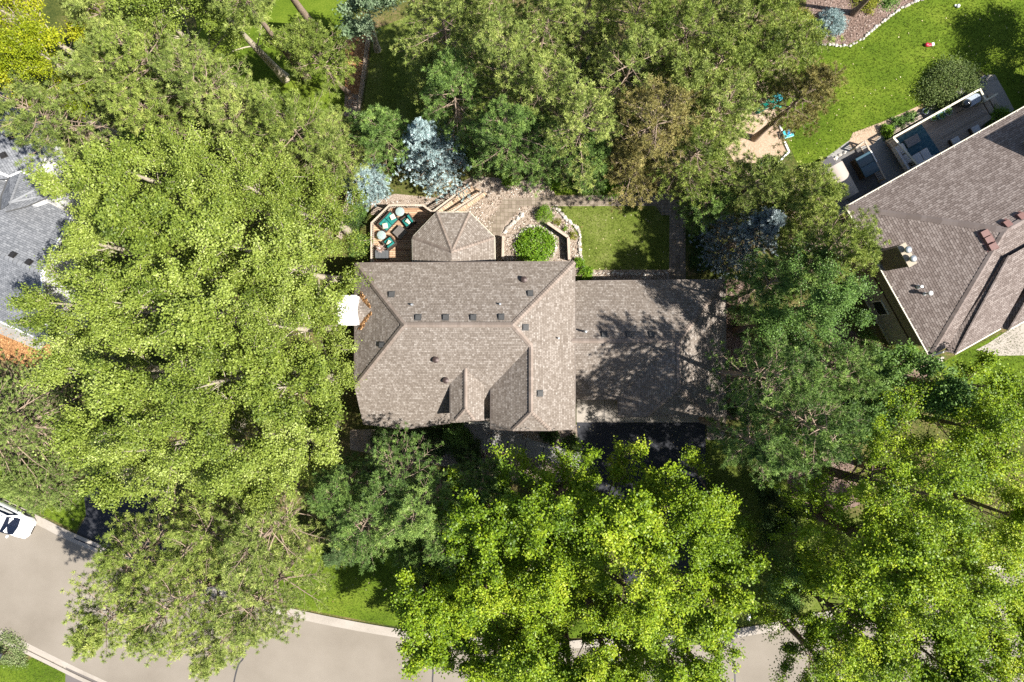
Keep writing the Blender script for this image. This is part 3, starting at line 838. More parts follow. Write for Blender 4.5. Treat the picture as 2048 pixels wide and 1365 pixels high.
# loose stuff with real relief
bed = [(760, 402), (870, 398), (946, 358), (1100, 370), (1109, 392), (1114, 412), (1136, 440), (1160, 470), (1168, 530), (990, 530), (940, 440), (760, 415)]
path_keep = [(975, 470), (1006, 398), (1109, 392), (1110, 413), (1040, 414), (1002, 470)]
pts = scatter(bed, 55, rng0)
pk = [(p.x, p.y) for p in (P(*q) for q in path_keep)]
pts = pts[~inside(pk, pts)]
tag(pebbles('gravel', pts, .01, (.03, .085), T_PEBBLE, rng0), 'loose tan and white river rock round the patio', 'gravel', None, 'stuff')
pts = np.concatenate([scatter([(1168, 542), (1340, 542), (1340, 560), (1168, 560)], 60, rng0), scatter([(965, 900), (1090, 925), (1100, 955), (960, 930)], 50, rng0),
                      scatter([(1412, 834), (1450, 834), (1446, 880), (1414, 880)], 50, rng0), scatter([(960, 866), (1150, 866), (1150, 896), (1080, 884)], 40, rng0)])
tag(pebbles('gravel', pts, .012, (.03, .1), T_PEBBLE, rng0), 'shaded grey river rock along the house and garage walls', 'gravel', None, 'stuff')
pts = scatter([(1616, -30), (1846, -10), (1769, 38), (1723, 74), (1696, 87), (1633, 84), (1616, 50)], 60, rng0)
pts2 = scatter([(1446, 570), (1485, 570), (1485, 830), (1450, 830)], 40, rng0)
pts3 = scatter([(1576, 962), (1600, 905), (1700, 885), (1715, 1005), (1640, 1035), (1592, 995)], 45, rng0)
tag(pebbles('wood_chips', np.concatenate([pts, pts2, pts3]), .015, (.025, .07), T_CHIP, rng0, .3, 1.9), 'brown bark chips covering the mulch beds', 'bark chips', None, 'stuff')
pts = np.concatenate([scatter([(692, 72), (740, 64), (736, 110), (716, 220), (692, 220)], 60, rng0), scatter([(-20, 645), (90, 690), (100, 715), (60, 730), (-20, 715)], 50, rng0)])
tag(pebbles('needle_litter', pts, .013, (.025, .07), T_ORANGE, rng0, .3, 2.0), 'orange needle and chip litter on the mulch', 'litter', None, 'stuff')
lawn_ne = [(1600, 345), (1575, 270), (1612, 90), (1696, 92), (1723, 79), (1769, 42), (1803, 17), (1846, 0), (2060, -10), (2060, 210), (1995, 160), (1840, 205), (1700, 280), (1640, 330)]
tag(blades('grass', scatter(lawn_ne, 70, rng0), .008, T_GRASS, rng0, (.04, .11), .03), 'short sunlit grass of the large back lawn', 'grass', None, 'stuff')
pts = np.concatenate([scatter([(0, 1003), (77, 1028), (150, 1064), (172, 1030), (168, 985), (90, 960)], 70, rng0), scatter([(560, 1200), (772, 1250), (820, 1200), (760, 1110), (600, 1110)], 70, rng0),
                      scatter([(1900, 720), (2048, 640), (2048, 760), (1900, 740)], 60, rng0), scatter([(430, 90), (690, 20), (690, 210), (560, 250), (440, 190)], 40, rng0),
                      scatter([(0, 1335), (66, 1314), (130, 1340), (128, 1366), (0, 1366)], 70, rng0), scatter([(1100, 1180), (1240, 1180), (1250, 1266), (1100, 1266)], 40, rng0)])
tag(blades('grass', pts, .01, T_GRASS, rng0, (.04, .11), .03), 'short green grass of the front lawns along the street', 'grass', None, 'stuff')
pts = np.concatenate([scatter([(1112, 416), (1314, 413), (1337, 433), (1336, 540), (1178, 544), (1162, 480), (1140, 445)], 70, rng0), scatter([(1414, 900), (1540, 940), (1620, 1080), (1580, 1230), (1414, 1255)], 50, rng0), scatter([(750, 60), (880, 10), (880, 240), (730, 235)], 40, rng0)])
tag(blades('grass', pts, .009, T_DRY, rng0, (.03, .09), .03), 'dry yellowish grass of the small back lawn', 'grass', None, 'stuff')
# fallen leaves on the road edge and lawns
tuft = scatter([(66, 1308), (132, 1336), (128, 1345), (60, 1318)], 40, rng0)
tag(blades('grass', tuft, .02, T_DRY, rng0, (.06, .16), .03, 5), 'straw coloured grass along the near kerb', 'grass', None, 'stuff')
# ------------------------------------------------------------------ roofs
def caps(mb, a, b, w=.17, step=.2, lift=.03, slope=.55, rise=.05):
    """overlapping ridge shingles from a to b"""
    a, b = Vector(a), Vector(b); d = b - a; n = max(2, int(d.length / step)); d = d / n
    h = Vector((d.x, d.y, 0)); L = h.length
    s = Vector((-d.y, d.x, 0)).normalized() if L > 1e-4 else Vector((1, 0, 0))
    for i in range(n):
        p = a + d * i; q = a + d * (i + 1.18)
        up = Vector((0, 0, lift)); u2 = Vector((0, 0, lift + rise))
        drop = Vector((0, 0, -w * slope))
        vs = [p + s * w + drop + up, p + up + Vector((0, 0, .02)), p - s * w + drop + up,
              q + s * w + drop + u2, q + u2 + Vector((0, 0, .02)), q - s * w + drop + u2]
        vs += [v - Vector((0, 0, .05)) for v in (vs[3], vs[4], vs[5])]
        t = random.uniform(.25, .8)
        mb.add(vs, [(0, 1, 4, 3), (1, 2, 5, 4)], t)
        mb.add(vs, [(3, 4, 7, 6), (4, 5, 8, 7)], 0.0)  # dark butt edge, tinted darkest to draw the shadow line between caps


def box_vent(parent, p, slope_dir, pitch, mat, s=.3, name='roof_vent'):
    """low sheet metal vent: hood and flange"""
    m = MB(); ang = math.atan2(slope_dir[1], slope_dir[0])
    c, sn = math.cos(ang), math.sin(ang)
    def W(x, y, z): return (p[0] + x * c - y * sn, p[1] + x * sn + y * c, p[2] + z - pitch * x * 0)
    def zz(x, h): return -pitch * x + h
    h = s * .55
    f = s * .72
    vs = [W(-f, -f, zz(-f, .015)), W(f, -f, zz(f, .015)), W(f, f, zz(f, .015)), W(-f, f, zz(-f, .015))]
    m.add(vs, [(0, 1, 2, 3)])
    k = s / 2
    vs = [W(-k, -k, zz(-k, .02)), W(k, -k, zz(k, .02)), W(k, k, zz(k, .02)), W(-k, k, zz(-k, .02)),
          W(-k, -k, zz(-k, h * .7)), W(k, -k, zz(k, h * 1.15)), W(k, k, zz(k, h * 1.15)), W(-k, k, zz(-k, h * .7))]
    m.add(vs, [(4, 5, 6, 7), (0, 1, 5, 4), (1, 2, 6, 5), (2, 3, 7, 6), (3, 0, 4, 7)])
    return m.build(name, mat, parent)


def pipe(parent, p, h, r, mat, name='vent_pipe', cap=False):
    m = MB(); m.lathe(p, [(r * 2.0, -.06), (r * 1.5, .05), (r, .08), (r, h), (r * .8, h + .002)], 10)
    if cap:
        m.lathe((p[0], p[1], p[2] + h), [(r * 1.0, 0), (r * 2.2, .03), (r * 2.2, .12), (r * .6, .2)], 12)
    return m.build(name, mat, parent, smooth='auto')


def gutter(mb, pts, w=.11, h=.12, drop=.1):
    for a, b in zip(pts[:-1], pts[1:]):
        a = Vector(a) - Vector((0, 0, drop)); b = Vector(b) - Vector((0, 0, drop))
        mb.bar(a, b, w, h)


# ================================================================== the brown roofed house in the middle
H1 = empty('house', P(1080, 690), 'large brown shingled house in the middle with hipped main roof and garage wing', 'house')
zE, zR = 5.2, 8.2
RW, RE = P(808, 650, zR), P(1025, 650, zR)
NW, NE = P(711, 527, zE), P(1149, 524, zE)
WSW = P(709, 774, zE)
PS = plane3(RW, RE, P(850, 775, zE)); PN = plane3(RW, RE, P(930, 525, zE)); PW = plane3(NW, WSW, RW)
PE = plane3(RE, NE, P(1150, 775, zE))
s = lambda a, b: onp(a, b, PS)
HE = onp(1062, 692, PS); J0 = Vector((HE.x, P(1063, 825, HE.z).y, HE.z))
V = P(982, 775, zE)
PE = plane3(NE, RE, J0)
PWW = plane3(HE, J0, V)
ww = lambda a, b: onp(a, b, PWW); ee = lambda a, b: onp(a, b, PE)
roof = MB()
roof.slab([NW, NE, RE, RW], .12)
roof.slab([NW, RW, WSW], .12)
roof.slab([WSW, RW, RE, HE, V, s(984, 780), s(985, 843), s(900, 846), s(850, 853), s(810, 858), s(768, 853), s(726, 848)], .12)
roof.slab([NE, P(1150, 858, zE), ee(1101, 861), J0, HE, RE], .12)
roof.slab([HE, J0, ww(1025, 861), P(982, 858, zE), V], .12)
roof.slab([J0, ee(1101, 861), ww(1025, 861)], .12)
# small front dormer
d0 = s(931, 737); dj = Vector((d0.x, P(930, 818, d0.z).y, d0.z)); de = s(901, 767)
PDW = plane3(d0, dj, Vector((de.x, de.y, de.z))); eE = s(968, 772)
PDE = plane3(d0, dj, eE)
dw = lambda a, b: onp(a, b, PDW); dd = lambda a, b: onp(a, b, PDE)
roof.slab([d0, de, dw(901, 840), dw(911, 841), dj], .1)
roof.slab([d0, dj, dd(948, 841), dd(968, 840), eE], .1)
roof.slab([dj, dw(911, 841), dd(948, 841)], .1)
# garage wing
z2, zr2 = 2.8, 5.35
GW, GE = P(1141, 682, zr2), P(1357, 682, zr2)
gN1, gN2 = P(1152, 563, z2), P(1451, 560, z2)
gJ = P(1358, 778, zr2)
PGS = plane3(GW, GE, P(1200, 798, z2))
PGE = plane3(GE, gJ, P(1452, 700, z2))
gs = lambda a, b: onp(a, b, PGS); ge = lambda a, b: onp(a, b, PGE)
gV = gs(1237, 798)
PGW = plane3(GE, gJ, gV); gw = lambda a, b: onp(a, b, PGW)
roof.slab([P(1138, 563, z2), gN2, GE, GW], .12)
roof.slab([gN2, ge(1452, 832), ge(1416, 834), gJ, GE], .12)
roof.slab([GE, gJ, gw(1295, 834), gw(1237, 833), gV], .12)
roof.slab([gJ, ge(1416, 834), gw(1295, 834)], .12)
roof.slab([GW, GE, gV, P(1138, 798, z2)], .12)
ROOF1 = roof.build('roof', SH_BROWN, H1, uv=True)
cp = MB()
for a, b in ((NW, RW), (WSW, RW), (NE, RE), (RW, RE), (RE, HE)):
    caps(cp, a, b, .17)
caps(cp, HE, J0, .14); caps(cp, ww(1025, 861), J0, .13); caps(cp, ee(1101, 861), J0, .13)
caps(cp, d0, dj, .12); caps(cp, dw(911, 841), dj, .12); caps(cp, dd(948, 841), dj, .12)
caps(cp, GW + Vector((.05, 0, 0)), GE, .16); caps(cp, gN2, GE, .16); caps(cp, GE, gJ, .14); caps(cp, gw(1295, 834), gJ, .13); caps(cp, ge(1416, 834), gJ, .13)
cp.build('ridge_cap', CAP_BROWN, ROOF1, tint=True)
gt = MB()
gutter(gt, [NW, NE]); gutter(gt, [NW, WSW]); gutter(gt, [NE, P(1150, 858, zE)])
gutter(gt, [s(726, 848), s(768, 853), s(810, 858), s(850, 853), s(900, 846)]); gutter(gt, [P(1155, 563, z2), gN2, ge(1452, 832), ge(1416, 834)])
gutter(gt, [P(1155, 798, z2), gV]); gutter(gt, [gV, gw(1237, 833), gw(1295, 834)])
gutter(gt, [P(982, 858, zE), ww(1025, 861), ee(1101, 861), P(1150, 858, zE)]); gutter(gt, [de, dw(901, 840), dw(911, 841), dd(948, 841), dd(968, 840)])
gutter(gt, [V, P(982, 858, zE)])
gt.build('gutter', BROWN_TRIM, H1)
dn = MB(); dn.tube([ee(1144, 757) + Vector((0, 0, .07)), ee(1144, 797) + Vector((0, 0, .07)), ee(1146, 830) + Vector((0, 0, .05))], .045, 8)
dn.build('downspout', CREAM, H1)
# walls
def rect(x0, x1, y0, y1): return [(x0, y0), (x1, y0), (x1, y1), (x0, y1)]
wl = MB()
wl.prism(rect(NW.x + .45, NE.x - .45, -2.9, NW.y - .45), 0, 5.06)
wl.prism(rect(WSW.x + .45, V.x - .2, s(726, 848).y + .5, -2.903), 0, 3.05)
wl.prism(rect(V.x + .4, NE.x - .453, P(1060, 858, zE).y + .35, -2.906), 0, 5.04)
yj = P(1060, 858, zE).y + .35
wl.add([(V.x + .6, yj, 5.03), (NE.x - .7, yj, 5.03), (J0.x + .8, yj, J0.z - .85), (J0.x - .8, yj, J0.z - .85)], [(0, 1, 2, 3)])
yd = dd(960, 840).y + .25
wl.prism(rect(de.x + .25, eE.x - .15, yd, eE.y), 2.5, de.z - .15)
wl.prism(rect(NE.x - .448, gN2.x - .5, P(1200, 798, z2).y + .4, gN1.y - .45), 0, 2.66)
wl.prism(rect(gV.x + .4, gN2.x - .5, P(1358, 833, 3.2).y + .4, P(1200, 798, z2).y + .397), 0, 2.64)
wl.build('wall', W_TAN, H1)
bm_ = MB(); a = P(938, 845, 2.9); b = P(985, 843, 2.9)
bm_.bar(a, b, .22, .25); bm_.build('porch_beam', CREAM, H1)
pp = MB(); pp.box((a.x + .1, a.y, 1.37), (.16, .16, 2.74)); pp.build('porch_post', CREAM, H1)
dr = MB(); dy = s(726, 848).y + .5
dr.box((V.x - .9, dy - .02, 1.05), (.95, .05, 2.1)); do = dr.build('door', WOODDARK, H1)
kn = MB(); kn.lathe((V.x - .55, dy - .1, 1.0), [(.02, 0), (.035, .02), (.035, .05), (.01, .07)], 8); kn.build('handle', GALV, do)
# garage doors
gy1 = P(1200, 798, z2).y + .38; gy2 = P(1358, 833, 3.2).y + .38
for x0, x1, y in ((gV.x - 2.95, gV.x - .35, gy1), (gV.x + .75, gV.x + 3.25, gy2), (gV.x + 3.75, gV.x + 6.25, gy2)):
    m = MB()
    for k in range(4): m.box(((x0 + x1) / 2, y, .28 + k * .54), (x1 - x0, .05, .52))
    m.build('garage_door', CREAM, H1, bevel=.01)
# windows
for x, y, w, ax in ((-8, dy, 1.5, 0), (-5.6, dy, 1.5, 0), (1.2, yj, 2.0, 0), (-7.5, NW.y - .45, 1.8, 0), (-1.5, NW.y - .45, 1.5, 0), (1.8, NW.y - .45, 1.5, 0), (NW.x + .45, 3.6, 1.2, 1), (NW.x + .45, -1.2, 1.4, 1)):
    sg = -1 if y < 0 else 1
    fm = MB(); gm = MB()
    if ax == 0:
        fm.box((x, y + sg * .02, 1.6), (w + .16, .06, 1.36)); gm.box((x, y + sg * .045, 1.6), (w, .05, 1.2))
    else:
        fm.box((x - .02, y, 2.2), (.06, w + .16, 1.36)); gm.box((x - .045, y, 2.2), (.05, w, 1.2))
    wf = fm.build('window', WHITE, H1); gm.build('pane', GLASS, wf)
# sunroom: five sided roof
A0 = P(903, 503, 4.75); A1 = P(903, 534, 4.75)
ev = [P(826, 537, 3.35), P(825, 475, 3.35), P(873, 425, 3.35), P(939, 425, 3.35), P(989, 475, 3.35), P(990, 537, 3.35)]
sr = MB()
for tri in ([ev[0], ev[1], A0, A1], [ev[1], ev[2], A0], [ev[2], ev[3], A0], [ev[3], ev[4], A0], [ev[4], ev[5], A1, A0]):
    sr.slab(tri, .1)
SRO = sr.build('sunroom_roof', SH_BROWN, H1, uv=True)
cc = MB()
for e in ev[1:5]: caps(cc, e, A0, .13, .22)
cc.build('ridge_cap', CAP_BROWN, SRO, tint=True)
gg = MB(); gutter(gg, ev, .1, .1); gg.build('sunroom_gutter', CREAM, H1)
cen = sum((Vector(e) for e in ev), Vector()) / 6
wp = [(cen.x + (e.x - cen.x) * .86, cen.y + (e.y - cen.y) * .86 if i not in (0, 5) else NW.y - .447) for i, e in enumerate(ev)]
sw = MB(); sw.prism(wp, 0, 3.25); sw.build('sunroom_wall', W_TAN, H1)
for i in range(5):
    a, b = Vector((*wp[i], 0)), Vector((*wp[i + 1], 0)); d = (b - a).normalized(); n = Vector((d.y, -d.x, 0))
    if n.dot(a - Vector((cen.x, cen.y, 0))) < 0: n = -n
    L = (b - a).length; mid = (a + b) / 2
    m = MB(); m.bar(mid - d * L * .36 + n * .02 + Vector((0, 0, 2.2)), mid + d * L * .36 + n * .02 + Vector((0, 0, 2.3)), .06, 1.5)
    w_ = m.build('sunroom_window', WHITE, H1)
    m = MB()
    for k in (-1, 1):
        m.bar(mid + d * L * (.18 * k - .15) + n * .04 + Vector((0, 0, 2.2)), mid + d * L * (.18 * k + .15) + n * .04 + Vector((0, 0, 2.3)), .05, 1.34)
    m.build('pane', GLASS, w_)
# white chimney chase with cricket behind it
zc_ = 6.5
cx0, cx1 = P(677, 620, zc_).x, P(713, 620, zc_).x; cy0, cy1 = P(690, 650, zc_).y, P(690, 592, zc_).y
ch = MB(); ch.prism(rect(cx0, cx1, cy0, cy1), 0, zc_); CH = ch.build('chimney', WHITE, H1)
cm = MB(); cm.prism(rect(cx0 - .04, cx1 + .04, cy0 - .04, cy1 + .04), zc_ + .002, zc_ + .08); CMO = cm.build('chimney_cap', WHITE, CH)
fl = MB(); fl.lathe(((cx0 + cx1) / 2 - .25, (cy0 + cy1) / 2, zc_ + .08), [(.14, 0), (.14, .12), (.2, .14), (.2, .2), (.05, .26)], 14); fl.build('flue', WHITE, CH, smooth='auto')
ck = MB(); kx = cx1 + .01; ym = (cy0 + cy1) / 2
kz = 6.25; wq = lambda x: (PW[1] - PW[0].x * x - PW[0].y * ym) / PW[0].z
xr = (PW[1] - PW[0].y * ym - PW[0].z * kz) / PW[0].x
lowz = wq(kx)
ck.slab([(kx, cy1, lowz + .02), (kx, ym, kz), (xr, ym, kz + .02)], .05); ck.slab([(kx, cy0, lowz + .02), (kx, ym, kz), (xr, ym, kz + .02)], .05)
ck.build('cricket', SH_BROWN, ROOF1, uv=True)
for sgn, y in ((1, cy1), (-1, cy0)):
    a = Vector((kx + .03, y + .12 * sgn, lowz + .05)); b = Vector((xr - .1, ym + .12 * sgn, kz + .06))
    tt_ = rng0.uniform(0, 1, (240, 1)) ** 1.3
    q = np.array(a)[None] * (1 - tt_) + np.array(b)[None] * tt_ + rng0.normal(0, .09, (240, 3)) * np.array([1, 1, .05])
    z_ = (PW[1] - PW[0].x * q[:, 0] - PW[0].y * q[:, 1]) / PW[0].z
    o_ = pebbles('needle_litter', q[:, :2], 0, (.02, .06), T_ORANGE, rng0, .25, 2.2)
    me = o_.data; co = np.zeros(len(me.vertices) * 3, np.float32); me.vertices.foreach_get('co', co); co = co.reshape(-1, 3)
    co[:, 2] += np.repeat(z_, 6) + .03; me.vertices.foreach_set('co', co.ravel()); me.update()
    tag(o_, 'orange needle litter caught behind the white chimney, %s valley' % ('upper' if sgn > 0 else 'lower'), 'litter', None, 'stuff')
# vents
def down(pl): return Vector((pl[0].x, pl[0].y, 0)).normalized(), math.hypot(pl[0].x, pl[0].y) / pl[0].z
PGN = plane3(GW, GE, P(1300, 561, z2))
for (px, py), pl in [((x, y), PN) for x, y in ((783, 589), (836, 635), (891, 635), (946, 635), (1002, 634), (1060, 587))] + [((763, 690), PW), ((1051, 655), PE), ((1080, 787), PE)] + [((x, 669), PGN) for x in (1208, 1257, 1303)]:
    d_, pt = down(pl); box_vent(H1, onp(px, py, pl), d_, pt, GREYMET, .31)
for (px, py), pl, h, r, mt in (((824, 610), PN, .3, .06, GALV), ((1000, 609), PN, .3, .06, GALV), ((1117, 677), PE, .35, .05, PVC), ((1170, 664), PGN, .7, .07, GALV)):
    pipe(H1, onp(px, py, pl), h, r, mt)
for (px, py), pl in (((1048, 560), PN), ((872, 720), PS), ((892, 761), PS)):
    pipe(H1, onp(px, py, pl), .16, .1, plain('brown_vent_metal', (.06, .04, .035), .5, .3), 'roof_vent', True)

# ================================================================== house on the right
H2 = empty('house', P(1990, 480), 'brown shingled house at the right edge with pale gutters and olive walls', 'house')
e2, p2 = 5.4, 9.0
wC = P(1692, 414, e2); sC = P(1860, 714, e2); pk2 = P(2011, 460, p2)
u = (sC - wC).normalized(); nrm = Vector((-u.y, u.x, 0)); nrm = nrm if nrm.x > 0 else -nrm    # inward from the SW eave
hd = Vector((nrm.x, nrm.y, 0))                                                             # along the ridge
ext = 22.0
nE = wC + hd * ext; rE = pk2 + hd * (ext - 6); sE = sC + hd * ext
P2W = plane3(wC, sC, pk2); P2N = plane3(wC, nE, pk2); P2S = plane3(sC, sE, pk2)
r2 = MB()
r2.slab([wC, pk2, sC], .12); r2.slab([wC, nE, rE, pk2], .12); r2.slab([sC, pk2, rE, sE], .12)
s2 = lambda a, b, dz=0.0: onp(a, b, P2S) + Vector((0, 0, dz))
# two stepped front gables
def step_wing(top, lowA, lowB, e_far, lift):
    t = s2(*top); la = s2(*lowA)
    ridge_t = t + hd * .12 + Vector((0, 0, lift)); lb = Vector((la.x, la.y, la.z)) + hd * .42 - u * -.45
    lb = lb + Vector((0, 0, lift - .24))
    far = hd * e_far
    r2.slab([t, la, lb, ridge_t], .08)
    r2.slab([ridge_t, lb, lb + far, ridge_t + far], .1)
    return ridge_t, lb, far
w1 = step_wing((2004, 517), (1890, 703), None, 3.6, .42)
w2 = step_wing((2052, 572), (1990, 655), None, 12, .75)
# raised cross gable further along the back, past the picture's right edge
K = Vector((34.1, 13.45, 0)); kl, kd = 4.3, 5.0
k4_ = [K, K + hd * kl, K + hd * kl + u * kd, K + u * kd]
zk = Vector((0, 0, 8.2)); kr0, kr1 = K + hd * 1.9 + u * 2.4 + Vector((0, 0, 9.2)), K + hd * 2.4 + u * 2.6 + Vector((0, 0, 9.2))
r2.slab([k4_[0] + zk, k4_[1] + zk, kr1, kr0], .12); r2.slab([k4_[1] + zk, k4_[2] + zk, kr1], .12); r2.slab([k4_[2] + zk, k4_[3] + zk, kr0, kr1], .12); r2.slab([k4_[3] + zk, k4_[0] + zk, kr0], .12)
ROOF2 = r2.build('roof', SH_RIGHT, H2, uv=True)
c2 = MB()
caps(c2, wC, pk2, .2, .3, rise=.05); caps(c2, sC, pk2, .18, .3); caps(c2, pk2, rE, .18, .3)
caps(c2, w1[1], w1[0], .08, .3, slope=.3); caps(c2, w2[1], w2[0], .08, .3, slope=.3)
c2.build('ridge_cap', CAP_RIGHT, ROOF2, tint=True)
g2 = MB(); gutter(g2, [nE, wC, sC], .12, .13, .06); gutter(g2, [sC, s2(1890, 703)], .12, .13, .06); gutter(g2, [w1[1], w1[1] + w1[2]], .12, .13, .06); gutter(g2, [w2[1], w2[1] + w2[2]], .12, .13, .06)
for k in range(14):                                      # gutter straps
    p = wC + (sC - wC) * (k + .5) / 14; g2.box((p.x + nrm.x * .08, p.y + nrm.y * .08, p.z + .03), (.18, .04, .03), math.atan2(nrm.y, nrm.x))
for k in range(22):
    p = wC + (nE - wC) * (k + .5) / 22; g2.box((p.x + u.x * .08, p.y + u.y * .08, p.z + .03), (.18, .04, .03), math.atan2(u.y, u.x))
g2.build('gutter', CREAM, H2)
ins = .55
def off(p, a, b): return (p.x + hd.x * a + u.x * b, p.y + hd.y * a + u.y * b)
q = [off(wC, ins, ins), off(wC, ext, ins), off(sC, ext, -ins), off(sC, ins, -ins)]
wu = MB(); wu.prism(q, 3.1, 5.25); wu.prism([tuple((p + (kr0 * .5 + kr1 * .5 - p) * .08).xy) for p in k4_], 5.3, 8.1); wu.build('wall', W_OLIVE, H2)
q2 = [off(wC, ins + .02, ins + .02), off(wC, ext - .02, ins + .02), off(sC, ext - .02, -ins - .02), off(sC, ins + .02, -ins - .02)]
wl2 = MB(); wl2.prism(q2, 0, 2.94); wl2.build('lower_wall', W_PALE, H2)
tb = MB(); q3 = [off(wC, ins - .03, ins - .03), off(wC, ext, ins - .03), off(sC, ext, -ins + .03), off(sC, ins - .03, -ins + .03)]
tb.prism(q3, 2.945, 3.095); tb.build('trim_band', WOODDARK, H2)
tb = MB(); tb.prism(q3, 0.0, .18); tb.build('plinth', CREAM, H2)
for k, z in ((.25, 4.1), (.7, 1.6)):
    p = Vector((*off(wC, ins - .02, ins), z)) + u * ((sC - wC).length - 1.1) * k
    m = MB(); m.bar(p - u * .6, p + u * .6, .08, 1.3); w_ = m.build('window', WHITE, H2)
    m = MB(); m.bar(p - u * .52 - hd * .03, p + u * .52 - hd * .03, .06, 1.14); m.build('pane', GLASS, w_)
for k in (.18, .4, .62):
    p = Vector((*off(wC, ins, ins - .02), 1.5)) + hd * 15 * k
    m = MB(); m.bar(p - hd * .9, p + hd * .9, .08, 2.0); w_ = m.build('window', WHITE, H2)
    m = MB(); m.bar(p - hd * .8 - u * .03, p + hd * .8 - u * .03, .06, 1.84); m.build('pane', GLASS, w_)
# brick chimney
cw = P(1762, 523, e2); ctop = 8.2
cxy = Vector((cw.x, cw.y, 0)) - hd * .12
cpoly = [cxy - u * .72, cxy + u * .72, cxy + u * .72 + hd * .55, cxy - u * .72 + hd * .55]
BRICK = None
def brick_mat():
    m, nt, b = new_mat('chimney_brick')
    tc = node(nt, 'ShaderNodeTexCoord'); mp = node(nt, 'ShaderNodeMapping', {'Rotation': (R(90), 0, R(29))}); nt.links.new(tc.outputs['Object'], mp.inputs[0])
    t = node(nt, 'ShaderNodeTexBrick', {'Color1': (.11, .075, .05, 1), 'Color2': (.2, .15, .10, 1), 'Mortar': (.2, .18, .15, 1), 'Scale': 1.0, 'Mortar Size': .012, 'Brick Width': .24, 'Row Height': .08})
    nt.links.new(mp.outputs[0], t.inputs['Vector']); nt.links.new(t.outputs[0], b.inputs['Base Color']); b.inputs['Roughness'].default_value = .9
    return m
cb = MB(); cb.prism([(p.x, p.y) for p in cpoly], 0, ctop); CB = cb.build('chimney', brick_mat(), H2)
cb = MB(); cc_ = sum(cpoly, Vector()) / 4
cb.prism([(cc_.x + (p.x - cc_.x) * 1.08, cc_.y + (p.y - cc_.y) * 1.08) for p in cpoly], ctop + .001, ctop + .1); cb.build('chimney_cap', W_TAN, CB)
for k in (-.33, .33):
    m = MB(); m.lathe((cc_.x + u.x * k, cc_.y + u.y * k, ctop + .1), [(.13, 0), (.13, .3), (.21, .3), (.23, .36), (.23, .42), (.17, .5), (.06, .53)], 18); m.build('flue', GALV if k < 0 else GALV, CB, smooth='auto')
for px, py, pl in ((1967, 468, P2W), (1975, 480, P2W), (1983, 494, P2W), (2012, 448, P2N), (2040, 433, P2N)):
    d_, pt = down(pl); box_vent(H2, onp(px, py, pl), d_, pt, REDVENT, .4)
pipe(H2, onp(1838, 574, P2W), .35, .09, GALV); pipe(H2, onp(1850, 588, P2W), .55, .07, PVC, cap=True)

# ================================================================== grey roofed house on the left
H3 = empty('house', P(40, 500), 'blue grey shingled house at the left edge with white gutters', 'house')
zr3, ze3 = 7.0, 4.3
rA, rB = P(-110, 460, zr3), P(84, 549, zr3)
sB, sA = P(98, 688, ze3), P(-110, 593, ze3)
P3S = plane3(rA, rB, sB); sA = onp(-110, 593, P3S)
nB = P(146, 432, 4.5); P3N = plane3(rA, rB, nB); nA = onp(-110, 300, P3N)
r3 = MB(); r3.slab([rA, rB, sB, sA], .12); r3.slab([rA, rB, nB, nA], .12)
n3 = lambda a, b, dz=0.0: onp(a, b, P3N) + Vector((0, 0, dz))
# north wing
wz = 3.9; nw = [P(-110, 180, wz), P(30, 205, wz), P(92, 300, wz), P(84, 350, wz + .1), P(20, 385, wz + 1.6), P(-110, 330, wz + 1.8)]
P3X = plane3(P(92, 300, wz), P(30, 205, wz), P(-20, 350, wz + 1.6))
r3.slab([onp(-110, 170, P3X), onp(20, 185, P3X), onp(88, 312, P3X), onp(72, 356, P3X), onp(-110, 362, P3X)], .12)
ROOF3 = r3.build('roof', SH_BLUE, H3, uv=True)
c3 = MB(); caps(c3, rA, rB, .16, .3); c3.build('ridge_cap', CAP_BLUE, ROOF3, tint=True)
# bay roof
bz = 5.5; ap = P(20, 405, 7.0)
bp = [P(1, 420, bz + .6), P(3, 393, bz + .2), P(19, 354, bz), P(42, 344, bz), P(95, 366, bz), P(101, 388, bz), P(94, 396, bz + .05), P(52, 414, bz + .5), P(12, 424, bz + .9)]
b3 = MB()
for i in range(len(bp) - 1): b3.slab([bp[i], bp[i + 1], ap], .08)
BAY = b3.build('bay_roof', SH_BLUE, H3, uv=True)
cb3 = MB(); caps(cb3, bp[3], ap, .1, .25); caps(cb3, bp[4], ap, .1, .25); caps(cb3, bp[5], ap, .08, .25); cb3.build('ridge_cap', CAP_BLUE, BAY, tint=True)
fl3 = MB()
for a, b in zip(bp[5:-1], bp[6:]): fl3.bar(a + Vector((0, 0, .02)), b + Vector((0, 0, .02)), .1, .06)
for a, b in zip(bp[0:2], bp[1:3]): fl3.bar(a + Vector((0, 0, .02)), b + Vector((0, 0, .02)), .1, .06)
fl3.build('flashing', GREYMET, H3)
gb = MB(); gutter(gb, bp[2:6], .16, .13, .04); gb.bar(P(-110, 300, bz), bp[2], .16, .13); gb.build('bay_gutter', WHITE, H3)
g3 = MB(); gutter(g3, [sA, sB], .12, .12, .05); g3.build('gutter', WHITE, H3)
f3 = MB(); f3.bar(rB + Vector((0, 0, -.02)), sB + Vector((0, 0, -.02)), .1, .26); f3.bar(rB + Vector((0, 0, -.02)), nB + Vector((0, 0, -.02)), .1, .26); f3.build('rake_board', WHITE, H3)
hx = (rB - rA); hx.z = 0; hx.normalize(); hy = Vector((-hx.y, hx.x, 0))
def o3(p, a, b): return (p.x + hx.x * a + hy.x * b, p.y + hx.y * a + hy.y * b)
w3 = MB()
w3.prism([o3(sA, 0, .5), o3(sB, -.35, .5), o3(nB, -.35, -.5), o3(nA, 0, -.5)], 0, 4.1)
